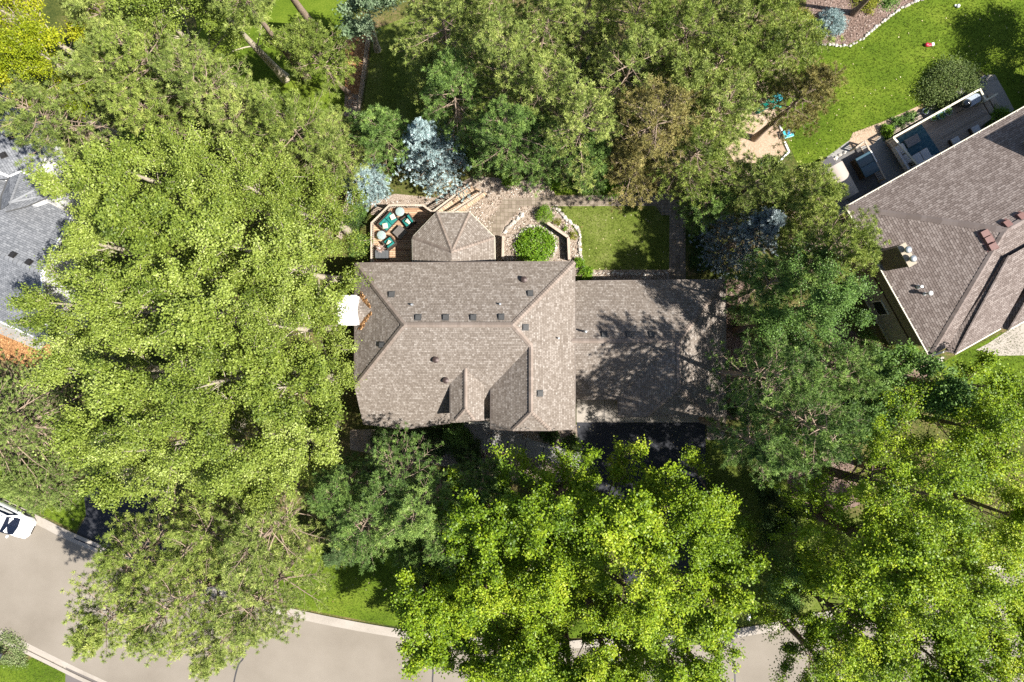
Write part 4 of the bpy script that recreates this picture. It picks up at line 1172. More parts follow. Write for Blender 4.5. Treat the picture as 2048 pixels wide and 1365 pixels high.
e_ = Vector((*o3(rB, -.36, 0), rB.z - .25)); e1 = Vector((*o3(sB, -.36, .5), 4.1)); e2_ = Vector((*o3(nB, -.36, -.5), 4.1))
w3.add([e1, e2_, e_], [(0, 1, 2)])
w3.prism([o3(P(-110, 200, 4), 0, 0), (P(22, 200, 3.6).x, P(22, 200, 3.6).y), (P(80, 312, 3.4).x, P(80, 312, 3.4).y), (P(60, 380, 3.4).x, P(60, 380, 3.4).y), (P(-110, 380, 3.4).x, P(-110, 380, 3.4).y)], 0, 3.6)
w3.prism([(P(a, b, bz).x, P(a, b, bz).y) for a, b in ((8, 400), (22, 358), (42, 349), (90, 370), (96, 388), (60, 410))], 0, bz - .1)
w3.build('wall', WHITE, H3)
for k, z in ((.25, 2.0), (.6, 2.0)):
    p = Vector((*o3(sB, -.33, .5), z)) + (Vector((*o3(nB, -.33, -.5), z)) - Vector((*o3(sB, -.33, .5), z))) * k
    m = MB(); m.bar(p - hy * .6, p + hy * .6, .08, 1.4); w_ = m.build('window', WHITE, H3)
    m = MB(); m.bar(p - hy * .5 + hx * .03, p + hy * .5 + hx * .03, .06, 1.2); m.build('pane', GLASS, w_)
for px, py, pl in ((23, 274, P3X), (7, 311, P3X), (26, 510, P3N), (58, 525, P3N)):
    d_, pt = down(pl); box_vent(H3, onp(px, py, pl), d_, pt, DARKMET, .3)
# ================================================================== deck behind the house
DZ = 1.0
M_DECK = plank_mat('cedar_decking', [(.25, (.27, .155, .085)), (.5, (.40, .25, .15)), (.75, (.5, .34, .22))], .14, 3.6)
M_RAMP = plank_mat('ramp_decking', [(.25, (.36, .25, .16)), (.5, (.47, .34, .23)), (.75, (.56, .43, .3))], .16, 2.0, R(56))
dk = empty('deck', P(790, 480), 'cedar deck with picket railing behind the brown house, carrying green seats', 'deck')
dpoly = [(746, 545), (746, 450), (782, 414), (850, 414), (870, 429), (905, 429), (905, 545)]
dm = MB(); dm.prism([tuple(P(a, b, DZ).xy) for a, b in dpoly], DZ - .2, DZ); dm.build('deck_boards', M_DECK, dk)
sk = MB()
for a, b in zip(dpoly[:4], dpoly[1:5]):
    pa, pb = P(*a, DZ), P(*b, DZ); pa.z = pb.z = DZ - .5; sk.bar(pa, pb, .06, .55)
sk.build('skirt', WOODDARK, dk)


def railing(parent, pts, h=.95, step=.14, mat=WOODGREY, topw=.13, name='railing', post_every=1.6, lowz=.1, pk=.035):
    m = MB(); posts = []
    for a, b in zip(pts[:-1], pts[1:]):
        a = Vector(a); b = Vector(b); L = (b - a).length
        m.bar(a + Vector((0, 0, h)), b + Vector((0, 0, h)), topw, .04)
        m.bar(a + Vector((0, 0, h - .09)), b + Vector((0, 0, h - .09)), .05, .07)
        m.bar(a + Vector((0, 0, lowz)), b + Vector((0, 0, lowz)), .05, .07)
        n = int(L / step)
        for i in range(n):
            p = a + (b - a) * (i + .5) / n; m.box((p.x, p.y, p.z + (h - .05 + lowz) / 2), (pk, pk, h - .1 - lowz), math.atan2(b.y - a.y, b.x - a.x))
        k = max(1, round(L / post_every)); posts += [a + (b - a) * i / k for i in range(k)]
    posts.append(Vector(pts[-1]))
    r_ = m.build(name, mat, parent)
    for p in posts:
        q = MB(); q.box((p.x, p.y, p.z + h / 2 + .02), (.1, .1, h + .06)); q.build('post', mat, r_)
    return r_


railing(dk, [P(748, 538, DZ), P(748, 451, DZ), P(783, 416, DZ), P(849, 416, DZ), P(868, 429, DZ)])
# ramp stair down to the patio
rp = empty('wooden_ramp', P(910, 405), 'sloping timber ramp with picket rails leading off the cedar deck', 'ramp')
ra, rb = P(868, 429, DZ), P(943, 372, .15); rc, rd = P(975, 388, .15), P(905, 440, DZ)
m = MB(); m.slab([ra, rb, rc, rd], .1); m.build('ramp_boards', M_RAMP, rp)
railing(rp, [ra, rb], .9, .16); railing(rp, [P(899, 433, DZ), P(968, 386, .15)], .9, .16)

# furniture, built facing +x with the back at -x, then turned
TEAL = plain('teal_cushion', (.005, .155, .135), .8, vary=.2, scale=5)
WICKER = plain('dark_wicker', (.045, .03, .022), .7, vary=.4, scale=60)
def spot_mat(name, base, spots, scale=30, thr=.56):
    m_, nt, b = new_mat(name)
    tc = node(nt, 'ShaderNodeTexCoord'); nz = node(nt, 'ShaderNodeTexNoise', {'Scale': scale, 'Detail': 2}); nt.links.new(tc.outputs['Object'], nz.inputs[0])
    r = ramp(nt, [(0, spots[1]), (1 - thr, base), (thr, base), (thr + .05, spots[0])]); nt.links.new(nz.outputs[0], r.inputs[0])
    nt.links.new(r.outputs[0], b.inputs['Base Color']); b.inputs['Roughness'].default_value = .8
    return m_
FLORAL = spot_mat('floral_fabric', (.62, .6, .5), [(.5, .38, .05), (.15, .2, .12)], 16)
MOSAIC = spot_mat('mosaic_top', (.3, .34, .33), [(.12, .3, .28), (.42, .5, .55)], 22, .55)


def seat(name, label, cat, w, loc, rz, group=None):
    t = empty(name, (0, 0, 0), label, cat, group)
    d = .82
    m = MB(); m.box((0, 0, .2), (d, w, .16)); m.box((-d / 2 + .06, 0, .5), (.1, w, .55))
    for sy in (-1, 1):
        m.box((0, sy * (w / 2 - .05), .52), (d, .1, .06)); m.box((d / 2 - .05, sy * (w / 2 - .05), .3), (.09, .09, .44))
        m.box((-.02, sy * (w / 2 - .04), .36), (d - .16, .03, .28))
    m.build('frame', WICKER, t, bevel=.012)
    for sx in (-1, 1):
        for sy in (-1, 1):
            q = MB(); q.box((sx * (d / 2 - .05), sy * (w / 2 - .05), .06), (.07, .07, .12)); q.build('leg', WICKER, t)
    n = max(1, round((w - .2) / .65)); cwid = (w - .22) / n
    for i in range(n):
        y = -w / 2 + .11 + cwid * (i + .5)
        q = MB(); q.box((.06, y, .35), (d - .2, cwid - .02, .14)); q.build('seat_cushion', TEAL, t, bevel=.04, smooth=True)
        q = MB(); q.box((-d / 2 + .19, y, .62), (.16, cwid - .02, .44)); q.build('back_cushion', TEAL, t, bevel=.05, smooth=True)
    t.location = loc; t.rotation_euler = (0, 0, rz)
    return t


def world_dir(ix, iy): return math.atan2(-iy, ix)
seat('sofa', 'teal cushioned wicker sofa along the slanted deck railing', 'sofa', 1.45, P(777, 444, DZ + .3) * 1 + Vector((0, 0, -.3)), world_dir(.72, .69))
seat('armchair', 'teal wicker armchair beside the sunroom roof, back to the ramp', 'armchair', .86, P(817, 443, DZ + .3) + Vector((0, 0, -.3)), world_dir(-.8, .6), 'teal wicker armchairs')
seat('armchair', 'teal wicker armchair beside the dark storage bench', 'armchair', .86, P(780, 487, DZ + .3) + Vector((0, 0, -.3)), world_dir(-.6, -.8), 'teal wicker armchairs')


def pillow(label, px, py, z, rz, s=.42):
    m = MB()
    n = 9; vs = []; fs = []
    for sgn in (1, -1):
        for i in range(n):
            for j in range(n):
                a, b = i / (n - 1) * 2 - 1, j / (n - 1) * 2 - 1
                h = .09 * ((1 - a ** 4) * (1 - b ** 4)) ** .5
                pin = 1 - .08 * (a * a + b * b - a * a * b * b)
                vs.append((a * s / 2 * pin, b * s / 2 * pin, sgn * h))
    for k in (0, n * n):
        for i in range(n - 1):
            for j in range(n - 1):
                f = [k + i * n + j, k + (i + 1) * n + j, k + (i + 1) * n + j + 1, k + i * n + j + 1]
                fs.append(f if k == 0 else f[::-1])
    m.add(vs, fs)
    o = m.build('pillow', FLORAL, None, smooth=True)
    o.location = P(px, py, z); o.rotation_euler = (R(10), R(14), rz)
    tag(o, label, 'pillow', 'floral pillows')
pillow('floral pillow at the upper end of the teal sofa', 785, 434, DZ + .56, .5)
pillow('floral pillow at the lower end of the teal sofa', 770, 452, DZ + .56, .2)
pillow('floral pillow on the armchair beside the sunroom roof', 817, 442, DZ + .56, 1.0)
pillow('floral pillow on the armchair beside the storage bench', 779, 487, DZ + .56, -.5)

t = empty('coffee_table', P(800, 465, DZ), 'square dark slatted coffee table between the teal seats', 'table')
t.location = (0, 0, 0)
m = MB()
for i in range(6): m.box((-.33 + i * .132, 0, .42), (.125, .8, .03))
m.build('tabletop', plain('slate_slat', (.12, .105, .095), .7, vary=.3, scale=30), t)
m = MB(); m.box((0, 0, .36), (.74, .74, .07)); m.build('apron', WICKER, t)
for sx in (-1, 1):
    for sy in (-1, 1):
        q = MB(); q.box((sx * .34, sy * .34, .17), (.07, .07, .34)); q.build('leg', WICKER, t)
t.location = P(800, 465, DZ + .4) - Vector((0, 0, .4)); t.rotation_euler = (0, 0, world_dir(.72, .69))
for (px, py), lab in (((800, 424), 'round mosaic side table at the railing corner by the sofa'), ((763, 471), 'round mosaic side table by the left railing')):
    t = empty('side_table', P(px, py, DZ + .5) - Vector((0, 0, .5)), lab, 'side table', 'round mosaic side tables')
    b = t.location
    m = MB(); m.lathe((b.x, b.y, b.z + .5), [(.30, 0), (.335, .01), (.335, .03), (.32, .04)], 28); m.build('tabletop', MOSAIC, t, smooth='auto')
    for k in range(3):
        a = k * 2.094; q = MB(); q.tube([(b.x + .12 * math.cos(a), b.y + .12 * math.sin(a), b.z + .5), (b.x + .08 * math.cos(a), b.y + .08 * math.sin(a), b.z + .25), (b.x + .26 * math.cos(a), b.y + .26 * math.sin(a), b.z)], .014, 6); q.build('leg', DARKMET, t)
SLATE = plain('slate_fabric', (.085, .09, .095), .9, vary=.15)
t = empty('storage_bench', P(766, 511, DZ), 'dark grey ribbed storage bench at the lower left corner of the deck', 'bench')
b = t.location
m = MB(); m.box((b.x, b.y, b.z + .22), (1.0, .62, .44)); m.build('body', WICKER, t, bevel=.02)
m = MB()
for i in range(4): m.box((b.x - .375 + i * .25, b.y, b.z + .49), (.245, .62, .1))
m.build('cushion', SLATE, t, bevel=.02)
PINKLEAF = tint_mat('pale_pink_leaf', [(0, (.34, .24, .2)), (.5, (.55, .43, .38)), (1, (.74, .64, .58))], .6, .3, .15)
t = empty('potted_plant', P(763, 499, DZ + .55), 'pale pink spiky potted plant standing at the storage bench', 'potted plant')
b = Vector(t.location)
m = MB(); m.lathe((b.x, b.y, b.z), [(.12, 0), (.17, .22), (.18, .24), (.15, .235)], 16); m.build('pot', DARKMET, t, smooth='auto')
m = MB()
for i in range(34):
    a = i * 2.4; el = .15 + 1.1 * (i / 34); L = .34 + .1 * random.random()
    d = Vector((math.cos(a) * math.cos(el), math.sin(a) * math.cos(el), math.sin(el))); sd = Vector((-math.sin(a), math.cos(a), 0)) * .035
    o_ = b + Vector((0, 0, .24))
    m.add([o_, o_ + d * L * .5 + sd, o_ + d * L + Vector((0, 0, -.05)), o_ + d * L * .5 - sd], [(0, 1, 2, 3)], random.random())
m.build('leaves', PINKLEAF, t, tint=True)

# ================================================================== garden edging: each stone its own
rock_protos = []
for k in range(5):
    bm = bmesh.new(); bmesh.ops.create_icosphere(bm, subdivisions=2, radius=.5)
    rr = random.Random(k)
    ph = [rr.uniform(0, 6.28) for _ in range(6)]
    for v in bm.verts:
        n = v.co.normalized()
        f = 1 + .14 * math.sin(4 * n.x + ph[0]) + .12 * math.sin(5 * n.y + ph[1]) + .1 * math.sin(6 * n.z + ph[2]) + rr.uniform(-.07, .07)
        v.co = Vector((n.x * .5 * f * 1.2, n.y * .5 * f * .85, n.z * .5 * f * .7))
    me = bpy.data.meshes.new('edging_stone'); bm.to_mesh(me); bm.free()
    a = me.attributes.new('tint', 'FLOAT', 'FACE'); a.data.foreach_set('value', [min(1, max(0, .15 + .18 * k + rr.uniform(-.1, .1))) for _ in me.polygons])
    me.materials.append(ROCK); rock_protos.append(me)


def stones(line, n, size, label, group, z=0.0):
    q = [P(a, b) for a, b in smooth_line(line, 8)]
    cum = [0]
    for a, b in zip(q[:-1], q[1:]): cum.append(cum[-1] + (b - a).length)
    for i in range(n):
        tt_ = cum[-1] * (i + .5) / n; j = max(k for k in range(len(q) - 1) if cum[k] <= tt_)
        p = q[j] + (q[j + 1] - q[j]) * ((tt_ - cum[j]) / max(1e-6, cum[j + 1] - cum[j]))
        o = bpy.data.objects.new('edging_stone', random.choice(rock_protos)); COL.objects.link(o)
        s_ = size * random.uniform(.7, 1.3)
        o.scale = (s_, s_ * random.uniform(.8, 1.1), s_)
        o.location = (p.x + random.uniform(-.05, .05), p.y + random.uniform(-.05, .05), z + s_ * .2)
        dd_ = q[j + 1] - q[j]; o.rotation_euler = (random.uniform(-.2, .2), random.uniform(-.2, .2), math.atan2(dd_.y, dd_.x) + random.uniform(-.4, .4))
        tag(o, label, 'stone', group)
stones([(1112, 415), (1124, 428), (1137, 442), (1153, 456), (1160, 470), (1158, 488), (1162, 510), (1168, 536)], 24, .3, 'pale stone in the row edging the small back lawn', 'stones edging the back lawn')
ring = [(1071 + 41 * math.cos(a), 493 - 40 * math.sin(a)) for a in np.linspace(-.5, math.pi + .5, 20)]
stones(ring, 26, .24, 'rough stone in the ring around the big round shrub', 'stones ringing the round shrub')
stones([(1009, 466), (1014, 459), (1024, 449), (1034, 440), (1046, 428)], 10, .36, 'pale boulder beside the curved paver patio', 'boulders beside the patio')
stones([(1176, 549), (1230, 547), (1290, 549), (1338, 547)], 18, .22, 'grey stone along the rock strip by the garage wall', 'stones by the garage wall')
stones([(1365, 376), (1376, 386), (1380, 396)], 4, .32, 'pale stepping stone at the end of the paver path', 'stepping stones')
stones([(1633, 88), (1660, 90), (1696, 92), (1723, 79), (1748, 58), (1769, 42), (1803, 17), (1846, -2)], 34, .24, 'pale edging stone along the brown mulch bed', 'stones edging the mulch bed')
stones([(1885, 716), (1876, 722), (1866, 730), (1856, 738)], 5, .34, 'pale rock at the front corner of the right hand house', 'rocks at the house corner')
stones([(1600, 372), (1625, 350), (1650, 332), (1668, 318), (1692, 304)], 12, .3, 'pale block edging the hot tub patio', 'blocks edging the patio')

# low timber retaining walls beside the round shrub
for pts, lab in (([(1007, 475), (1006, 522)], 'short timber retaining wall left of the round shrub'), ([(1094, 450), (1135, 478), (1137, 522)], 'bent timber retaining wall right of the round shrub')):
    w_ = empty('retaining_wall', P(*pts[0]), lab, 'wall')
    m = MB(); cpm = MB()
    for a, b in zip(pts[:-1], pts[1:]):
        for k in range(4): m.bar(P(*a) + Vector((0, 0, .1 + .18 * k)), P(*b) + Vector((0, 0, .1 + .18 * k)), .14, .17)
        cpm.bar(P(*a) + Vector((0, 0, .8)), P(*b) + Vector((0, 0, .8)), .2, .05)
    m.build('timbers', WOODDARK, w_); cpm.build('wall_cap', WOODGREY, w_)

# ================================================================== picket fences
def fence(label, pts, h=1.15, step=.17):
    f = empty('picket_fence', P(*pts[0]), label, 'fence', 'wooden picket fences')
    rl = MB(); pk_ = MB()
    for a, b in zip(pts[:-1], pts[1:]):
        a, b = P(*a), P(*b); L = (b - a).length; d = (b - a) / L; n = Vector((-d.y, d.x, 0)); ang = math.atan2(d.y, d.x)
        for z in (.3, h - .2): rl.bar(a + Vector((0, 0, z)), b + Vector((0, 0, z)), .05, .09)
        for i in range(int(L / step)):
            p = a + d * step * (i + .5) + n * .045; pk_.box((p.x, p.y, h / 2 + .05), (.085, .025, h), ang)
        k = max(1, round(L / 2.2))
        for i in range(k + 1):
            p = a + d * L * i / k - n * .06; q = MB(); q.box((p.x, p.y, h / 2), (.1, .1, h + .1), ang); q.build('post', WOODGREY, f)
    rl.build('rail', WOODGREY, f); pk_.build('pickets', WOODGREY, f)
    return f
fence('weathered picket fence running down between the two shaded lawns', [(742, 62), (737, 100), (729, 165), (716, 245)])
fence('pale picket fence half hidden by aspen leaves left of the deck', [(700, 392), (693, 430), (684, 478)])
fence('dark picket fence under the pines left of the play sand', [(1436, 292), (1446, 330), (1456, 372)])

# ================================================================== deck and patio of the right hand house
PZ = .6
ax = Vector((.878, .478, 0)); ay = Vector((-.478, .878, 0))           # along the wall, away from the wall
d2 = empty('deck', P(1860, 260, 0), 'grey boarded deck with pale railing at the right hand house', 'deck')
M_DECK2 = plank_mat('grey_decking', [(.25, (.25, .205, .165)), (.5, (.31, .255, .21)), (.75, (.37, .31, .26))], .15, 4.0, R(-28.5), (.1, .08, .065), .8, .006)
c = [P(1772, 283, PZ), P(1945, 186, PZ), P(1962, 214, PZ), P(1985, 236, PZ), P(1830, 352, PZ)]
m = MB(); m.prism([tuple(p.xy) for p in c], PZ - .2, PZ); m.build('deck_boards', M_DECK2, d2)
railing(d2, [P(1826, 343, PZ), P(1773, 283, PZ), P(1887, 219, PZ), P(1943, 188, PZ), P(1954, 209, PZ)], .95, .15, CREAM, .14, post_every=2.2)
st = empty('deck_steps', P(1980, 215, 0), 'pale steps between grey deck and flagstone landing', 'steps')
for i in range(3):
    z = PZ - .15 * (i + 1) + .02; p = P(1966 + 11 * i, 219 - 8 * i, z)
    m = MB(); m.box((p.x, p.y, z - .06), (.42, 1.3, .12), math.atan2(ax.y, ax.x)); m.build('step', WOODGREY, st)
railing(st, [P(1953, 211, PZ), P(1977, 197, .2)], .9, .16, CREAM, .12)
BLUERUG = noise_mat('blue_rug', [(.3, (.015, .055, .085)), (.5, (.05, .12, .16)), (.7, (.13, .2, .23))], 5, 4, .95, 3, .3, 0, .1)
m = MB(); m.prism([tuple(P(a, b, PZ).xy) for a, b in ((1790, 279), (1843, 249), (1880, 305), (1826, 338))], PZ, PZ + .012)
tag(m.build('rug', BLUERUG), 'dark blue patterned rug under the pale outdoor sofa', 'rug')
PALEFAB = plain('pale_grey_cushion', (.5, .49, .5), .9, vary=.08)
ang = math.atan2(ax.y, ax.x)
def L3(px, py, z): return P(px, py, z)
so = empty('sofa', L3(1800, 312, PZ), 'pale grey corner sofa on the blue rug', 'sofa')
def loc_bar(parent, name, a, b, w, z, h, mat, bev=.04):
    a = Vector((a.x, a.y, z)); b = Vector((b.x, b.y, z)); q = MB(); q.bar(a, b, w, h); return q.build(name, mat, parent, bevel=bev, smooth='auto')
A_, B_, C_ = P(1790, 294, PZ), P(1812, 330, PZ), P(1853, 307, PZ)
loc_bar(so, 'base', A_, B_, .8, PZ + .15, .26, WICKER, .01); loc_bar(so, 'base', B_ + ax * .3, C_, .8, PZ + .15, .26, WICKER, .01)
for k in range(2):
    loc_bar(so, 'seat_cushion', A_ + (B_ - A_) * (.02 + .5 * k), A_ + (B_ - A_) * (.48 + .5 * k), .78, PZ + .36, .16, PALEFAB)
    q0 = B_ + ax * .42; loc_bar(so, 'seat_cushion', q0 + (C_ - q0) * (.02 + .5 * k), q0 + (C_ - q0) * (.48 + .5 * k), .78, PZ + .36, .16, PALEFAB)
loc_bar(so, 'backrest', A_ - ax * .42, B_ - ax * .42 - ay * .4, .18, PZ + .5, .5, PALEFAB)
loc_bar(so, 'backrest', B_ - ay * .42, C_ - ay * .42, .18, PZ + .5, .5, PALEFAB)
ct_ = empty('coffee_table', P(1819, 285, PZ), 'grey slatted low table on the blue rug', 'table')
b = ct_.location; m = MB()
for k in range(5): m.box((b.x + ay.x * (.13 * (k - 2)), b.y + ay.y * (.13 * (k - 2)), PZ + .4), (1.1, .122, .03), ang)
m.build('tabletop', plain('grey_slat', (.2, .19, .19), .8, vary=.2), ct_)
for sx in (-1, 1):
    for sy in (-1, 1):
        q = b + ax * (.48 * sx) + ay * (.26 * sy); m = MB(); m.box((q.x, q.y, PZ + .2), (.06, .06, .38), ang); m.build('leg', GREYMET, ct_)
for (px, py), lab in (((1905, 286), 'pale square ottoman under the eave, nearer the rug'), ((1945, 263), 'pale square ottoman under the eave, nearer the steps')):
    o_ = empty('ottoman', P(px, py, PZ), lab, 'ottoman', 'pale ottomans'); b = o_.location
    m = MB(); m.box((b.x, b.y, PZ + .18), (.6, .6, .3), ang); m.build('base', WICKER, o_, bevel=.01)
    m = MB(); m.box((b.x, b.y, PZ + .4), (.6, .6, .14), ang); m.build('cushion', PALEFAB, o_, bevel=.04, smooth='auto')
gr = empty('kettle_grill', P(1917, 216, PZ), 'round dark kettle grill set in a blue grey side table', 'grill'); b = Vector(gr.location)
m = MB(); q = b + ax * .5
m.box((q.x - ax.x * .1, q.y - ax.y * .1, PZ + .86), (1.0, .7, .05), ang); m.lathe((q.x + ax.x * .38, q.y + ax.y * .38, PZ + .835), [(.35, 0), (.35, .049)], 20)
m.build('side_table', plain('blue_grey_top', (.25, .29, .35), .6), gr, smooth='auto')
m = MB(); m.lathe((b.x, b.y, PZ + .55), [(.1, 0), (.26, .12), (.33, .34), (.35, .36), (.33, .44), (.24, .58), (.1, .66), (.02, .68)], 24); kb = m.build('bowl', plain('black_enamel', (.012, .013, .016), .12, spec=.8, coat=.6), gr, smooth='auto')
m = MB(); m.bar(b + Vector((-.1, 0, .69 + .55)), b + Vector((.1, 0, .69 + .55)), .04, .05); m.build('lid_handle', DARKMET, kb)
for sx, sy in ((-1, -1), (-1, 1), (3.2, -1), (3.2, 1)):
    q = b + ax * (.28 * sx) + ay * (.28 * sy); m = MB(); m.box((q.x, q.y, PZ + .42), (.06, .06, .82), ang); m.build('leg', GREYMET, gr)
for i, ((px, py), r_, col, lab) in enumerate((((1863, 239), .2, (.3, .36, .42), 'small blue grey pot by the deck railing'), ((1876, 235), .27, (.08, .2, .26), 'larger glazed blue pot with plant by the deck railing'), ((1889, 227), .3, (.2, .26, .27), 'round planter beside the kettle grill'), ((1846, 226), .22, (.2, .23, .3), 'grey round pot outside the deck railing'))):
    t = empty('plant_pot', P(px, py, PZ if i < 3 else .02), lab, 'pot', 'plant pots by the deck'); b = Vector(t.location)
    m = MB(); m.lathe(b, [(r_ * .7, 0), (r_, r_ * 1.5), (r_ * 1.08, r_ * 1.55), (r_ * .95, r_ * 1.56), (r_ * .9, r_ * 1.4)], 18); m.build('pot', plain('glazed_pot', col, .3), t, smooth='auto')
    lv, lf = leaf_faces(np.array(b) + np.array([0, 0, r_ * 1.6]) + rng0.normal(0, r_ * .45, (120, 3)) * np.array([1, 1, .4]), .1, rng0)
    fast_mesh('leaves', lv, lf, L_GREEN, t, tint=rng0.random(120))
# hot tub corner
pa = empty('patio_platform', P(1640, 338, 0), 'dark grey plank platform left of the hot tub shade', 'platform')
m = MB(); p0 = P(1645, 337, 0); m.box((p0.x, p0.y, .25), (1.6, .95, .5), ang); m.build('body', WOODDARK, pa)
m = MB()
for k in range(4): q = p0 + ax * (.4 * (k - 1.5)); m.box((q.x, q.y, .525), (.39, 1.0, .05), ang)
m.build('boards', plain('charcoal_board', (.075, .07, .075), .8, vary=.25), pa)
m = MB(); m.prism([tuple(P(a, b).xy) for a, b in ((1660, 330), (1715, 290), (1764, 372), (1700, 405), (1690, 395))], .0, .06)
tag(m.build('patio_slab', plain('dark_slab', (.12, .115, .11), .9, vary=.2, scale=4)), 'dark stone slab under the hot tub', 'patio slab')
ht = empty('hot_tub', P(1722, 336, 0), 'square hot tub with blue padded cover by the right hand house', 'hot tub'); b = Vector(ht.location)
m = MB(); m.box((b.x, b.y, .46), (1.15, 1.6, .8), ang); m.build('tub', WOODDARK, ht, bevel=.03)
m = MB()
for k in (-1, 1): q = b + ay * (.41 * k); m.box((q.x, q.y, .94), (1.24, .81, .13), ang)
m.build('cover', plain('teal_vinyl', (.03, .075, .105), .45, vary=.1), ht, bevel=.04, smooth='auto')
m = MB(); q = b + ax * .66; m.bar(Vector((q.x, q.y, 1.03)) - ay * .15 , Vector((q.x, q.y, 1.03)) + ay * .8, .08, .06); m.build('cover_lifter', WHITE, ht)
sh = empty('shade_canopy', P(1690, 360, 0), 'grey curved canopy on posts beside the hot tub', 'canopy'); b = P(1685, 362, 2.3); wd, ln = 1.75, 2.6
m = MB(); N_ = 14; vs = []; fs = []
for i in range(N_ + 1):
    f = i / N_ * 2 - 1; zz = 2.5 - .55 * f * f
    for e in (-1, 1):
        q = b + ax * (f * wd / 2) + ay * (e * ln / 2); vs.append((q.x, q.y, zz))
k0 = len(vs)
vs += [(x, y, z - .05) for x, y, z in vs]
for i in range(N_):
    a = 2 * i; fs += [(a, a + 2, a + 3, a + 1), (k0 + a + 1, k0 + a + 3, k0 + a + 2, k0 + a), (a, k0 + a, k0 + a + 2, a + 2), (a + 3, k0 + a + 3, k0 + a + 1, a + 1)]
fs += [(0, 1, k0 + 1, k0), (2 * N_ + 1, 2 * N_, k0 + 2 * N_, k0 + 2 * N_ + 1)]
m.add(vs, fs); m.build('canopy_sheet', plain('taupe_canvas', (.37, .32, .28), .9, vary=.05), sh, smooth='auto')
for fx in (-1, 1):
    for e in (-1, 1):
        q = b + ax * (fx * wd * .46) + ay * (e * ln * .45); m = MB(); m.box((q.x, q.y, 1.0), (.09, .09, 1.96), ang); m.build('post', WOODGREY, sh)
fw = empty('privacy_rail', P(1718, 286, 0), 'grey low board fence along the hot tub patio', 'fence')
railing(fw, [P(1700, 303), P(1717, 290), P(1757, 364)], .95, .15, WOODGREY, .12)
bx = empty('planter_bed', P(1800, 268, 0), 'long timber planter outside the deck railing', 'planter')
m = MB(); m.bar(P(1777, 268) + Vector((0, 0, .2)), P(1836, 234) + Vector((0, 0, .2)), .5, .4); m.build('box', WOODGREY, bx, bevel=.02)

# fallen leaves
T_FALL = tint_mat('fallen_leaf', [(0, (.3, .22, .08)), (.5, (.5, .42, .2)), (1, (.7, .64, .42))], .7, .3)
pts = np.concatenate([scatter([(1414, 900), (1560, 930), (1640, 1050), (1600, 1220), (1414, 1255)], 2.2, rng0), scatter([(1600, 345), (1575, 270), (1612, 90), (1803, 17), (2048, 0), (2048, 200), (1840, 205), (1640, 330)], .5, rng0), scatter([(1112, 416), (1314, 413), (1336, 540), (1178, 544)], 1.5, rng0), scatter([(560, 1200), (1200, 1270), (1200, 1120), (600, 1110)], 1.0, rng0), scatter([(0, 1010), (150, 1064), (170, 985), (60, 960)], .8, rng0), scatter([(1153, 850), (1411, 850), (1411, 1260), (1262, 1270)], 1.0, rng0)])
lv, lf = leaf_faces(np.concatenate([pts, np.full((len(pts), 1), .05)], 1), .1, rng0, 2.0)
tag(fast_mesh('fallen_leaves', lv, lf, T_FALL, None, tint=rng0.random(len(pts))), 'pale fallen leaves scattered over the lawns and driveway', 'fallen leaves', None, 'stuff')

# toys and small things
m = MB(); p = P(1857, 92); m.box((p.x, p.y, .12), (.42, .2, .2), .1); m.lathe((p.x - .22, p.y + .02, .06), [(.13, 0), (.16, .1), (.12, .2), (.03, .24)], 12)
toy = empty('toy_car', p, 'small red and white ride-on toy lying on the back lawn', 'toy'); m.build('body', plain('red_plastic', (.6, .03, .06), .35), toy, bevel=.03, smooth='auto')
m = MB(); m.box((p.x + .2, p.y + .03, .16), (.2, .22, .22), .1); m.build('seat', WHITE, toy, bevel=.03)
for k in range(4):
    q = MB(); a = (p.x + (-.15 if k % 2 else .18), p.y + (.13 if k < 2 else -.1), .07); q.tube([a, (a[0], a[1] + .04, a[2])], .07, 12); q.build('wheel', DARKMET, toy)
t = empty('toy_ball', P(1914, 14), 'crumpled white toy on the back lawn near the dark tree shadow', 'toy'); m = MB(); b = t.location
m.lathe((b.x, b.y, 0), [(.05, 0), (.13, .06), (.15, .14), (.1, .24), (.02, .28)], 14); m.lathe((b.x - .16, b.y + .06, 0), [(.04, 0), (.09, .05), (.08, .12), (.01, .16)], 12); m.build('body', WHITE, t, smooth='auto')
TURQ = plain('turquoise_plastic', (.03, .42, .5), .35); GREENP = plain('green_plastic', (.01, .26, .19), .4)
def play(label, px, py, kind, rz=0):
    t = empty(kind, P(px, py), label, 'toy'); b = Vector(t.location); c_, s_ = math.cos(rz), math.sin(rz)
    def W(x, y, z): return (b.x + x * c_ - y * s_, b.y + x * s_ + y * c_, z)
    return t, W
t, W = play('turquoise toy table on the edge of the play sand', 1572, 271, 'toy_table', .3)
m = MB(); m.box(W(0, 0, .42), (.75, .6, .08), .3); m.build('tabletop', TURQ, t, bevel=.03)
for sx in (-1, 1):
    for sy in (-1, 1): q = MB(); q.box(W(sx * .3, sy * .22, .19), (.08, .08, .38), .3); q.build('leg', WHITE, t)
m = MB(); m.lathe(W(.05, .05, .46), [(.16, 0), (.2, .1), (.17, .11), (.14, .02)], 14); m.build('basin', plain('blue_plastic', (.02, .2, .4), .3), t, smooth='auto')
t, W = play('green slide standing at the top of the play sand', 1530, 213, 'toy_slide', .5)
m = MB(); m.bar(W(-.9, 0, .12), W(.5, 0, .95), .5, .05); m.bar(W(-.9, .27, .2), W(.5, .27, 1.03), .05, .18); m.bar(W(-.9, -.27, .2), W(.5, -.27, 1.03), .05, .18); m.build('chute', GREENP, t)
m = MB(); m.box(W(.75, 0, .92), (.5, .6, .06), .5); m.build('platform', TURQ, t)
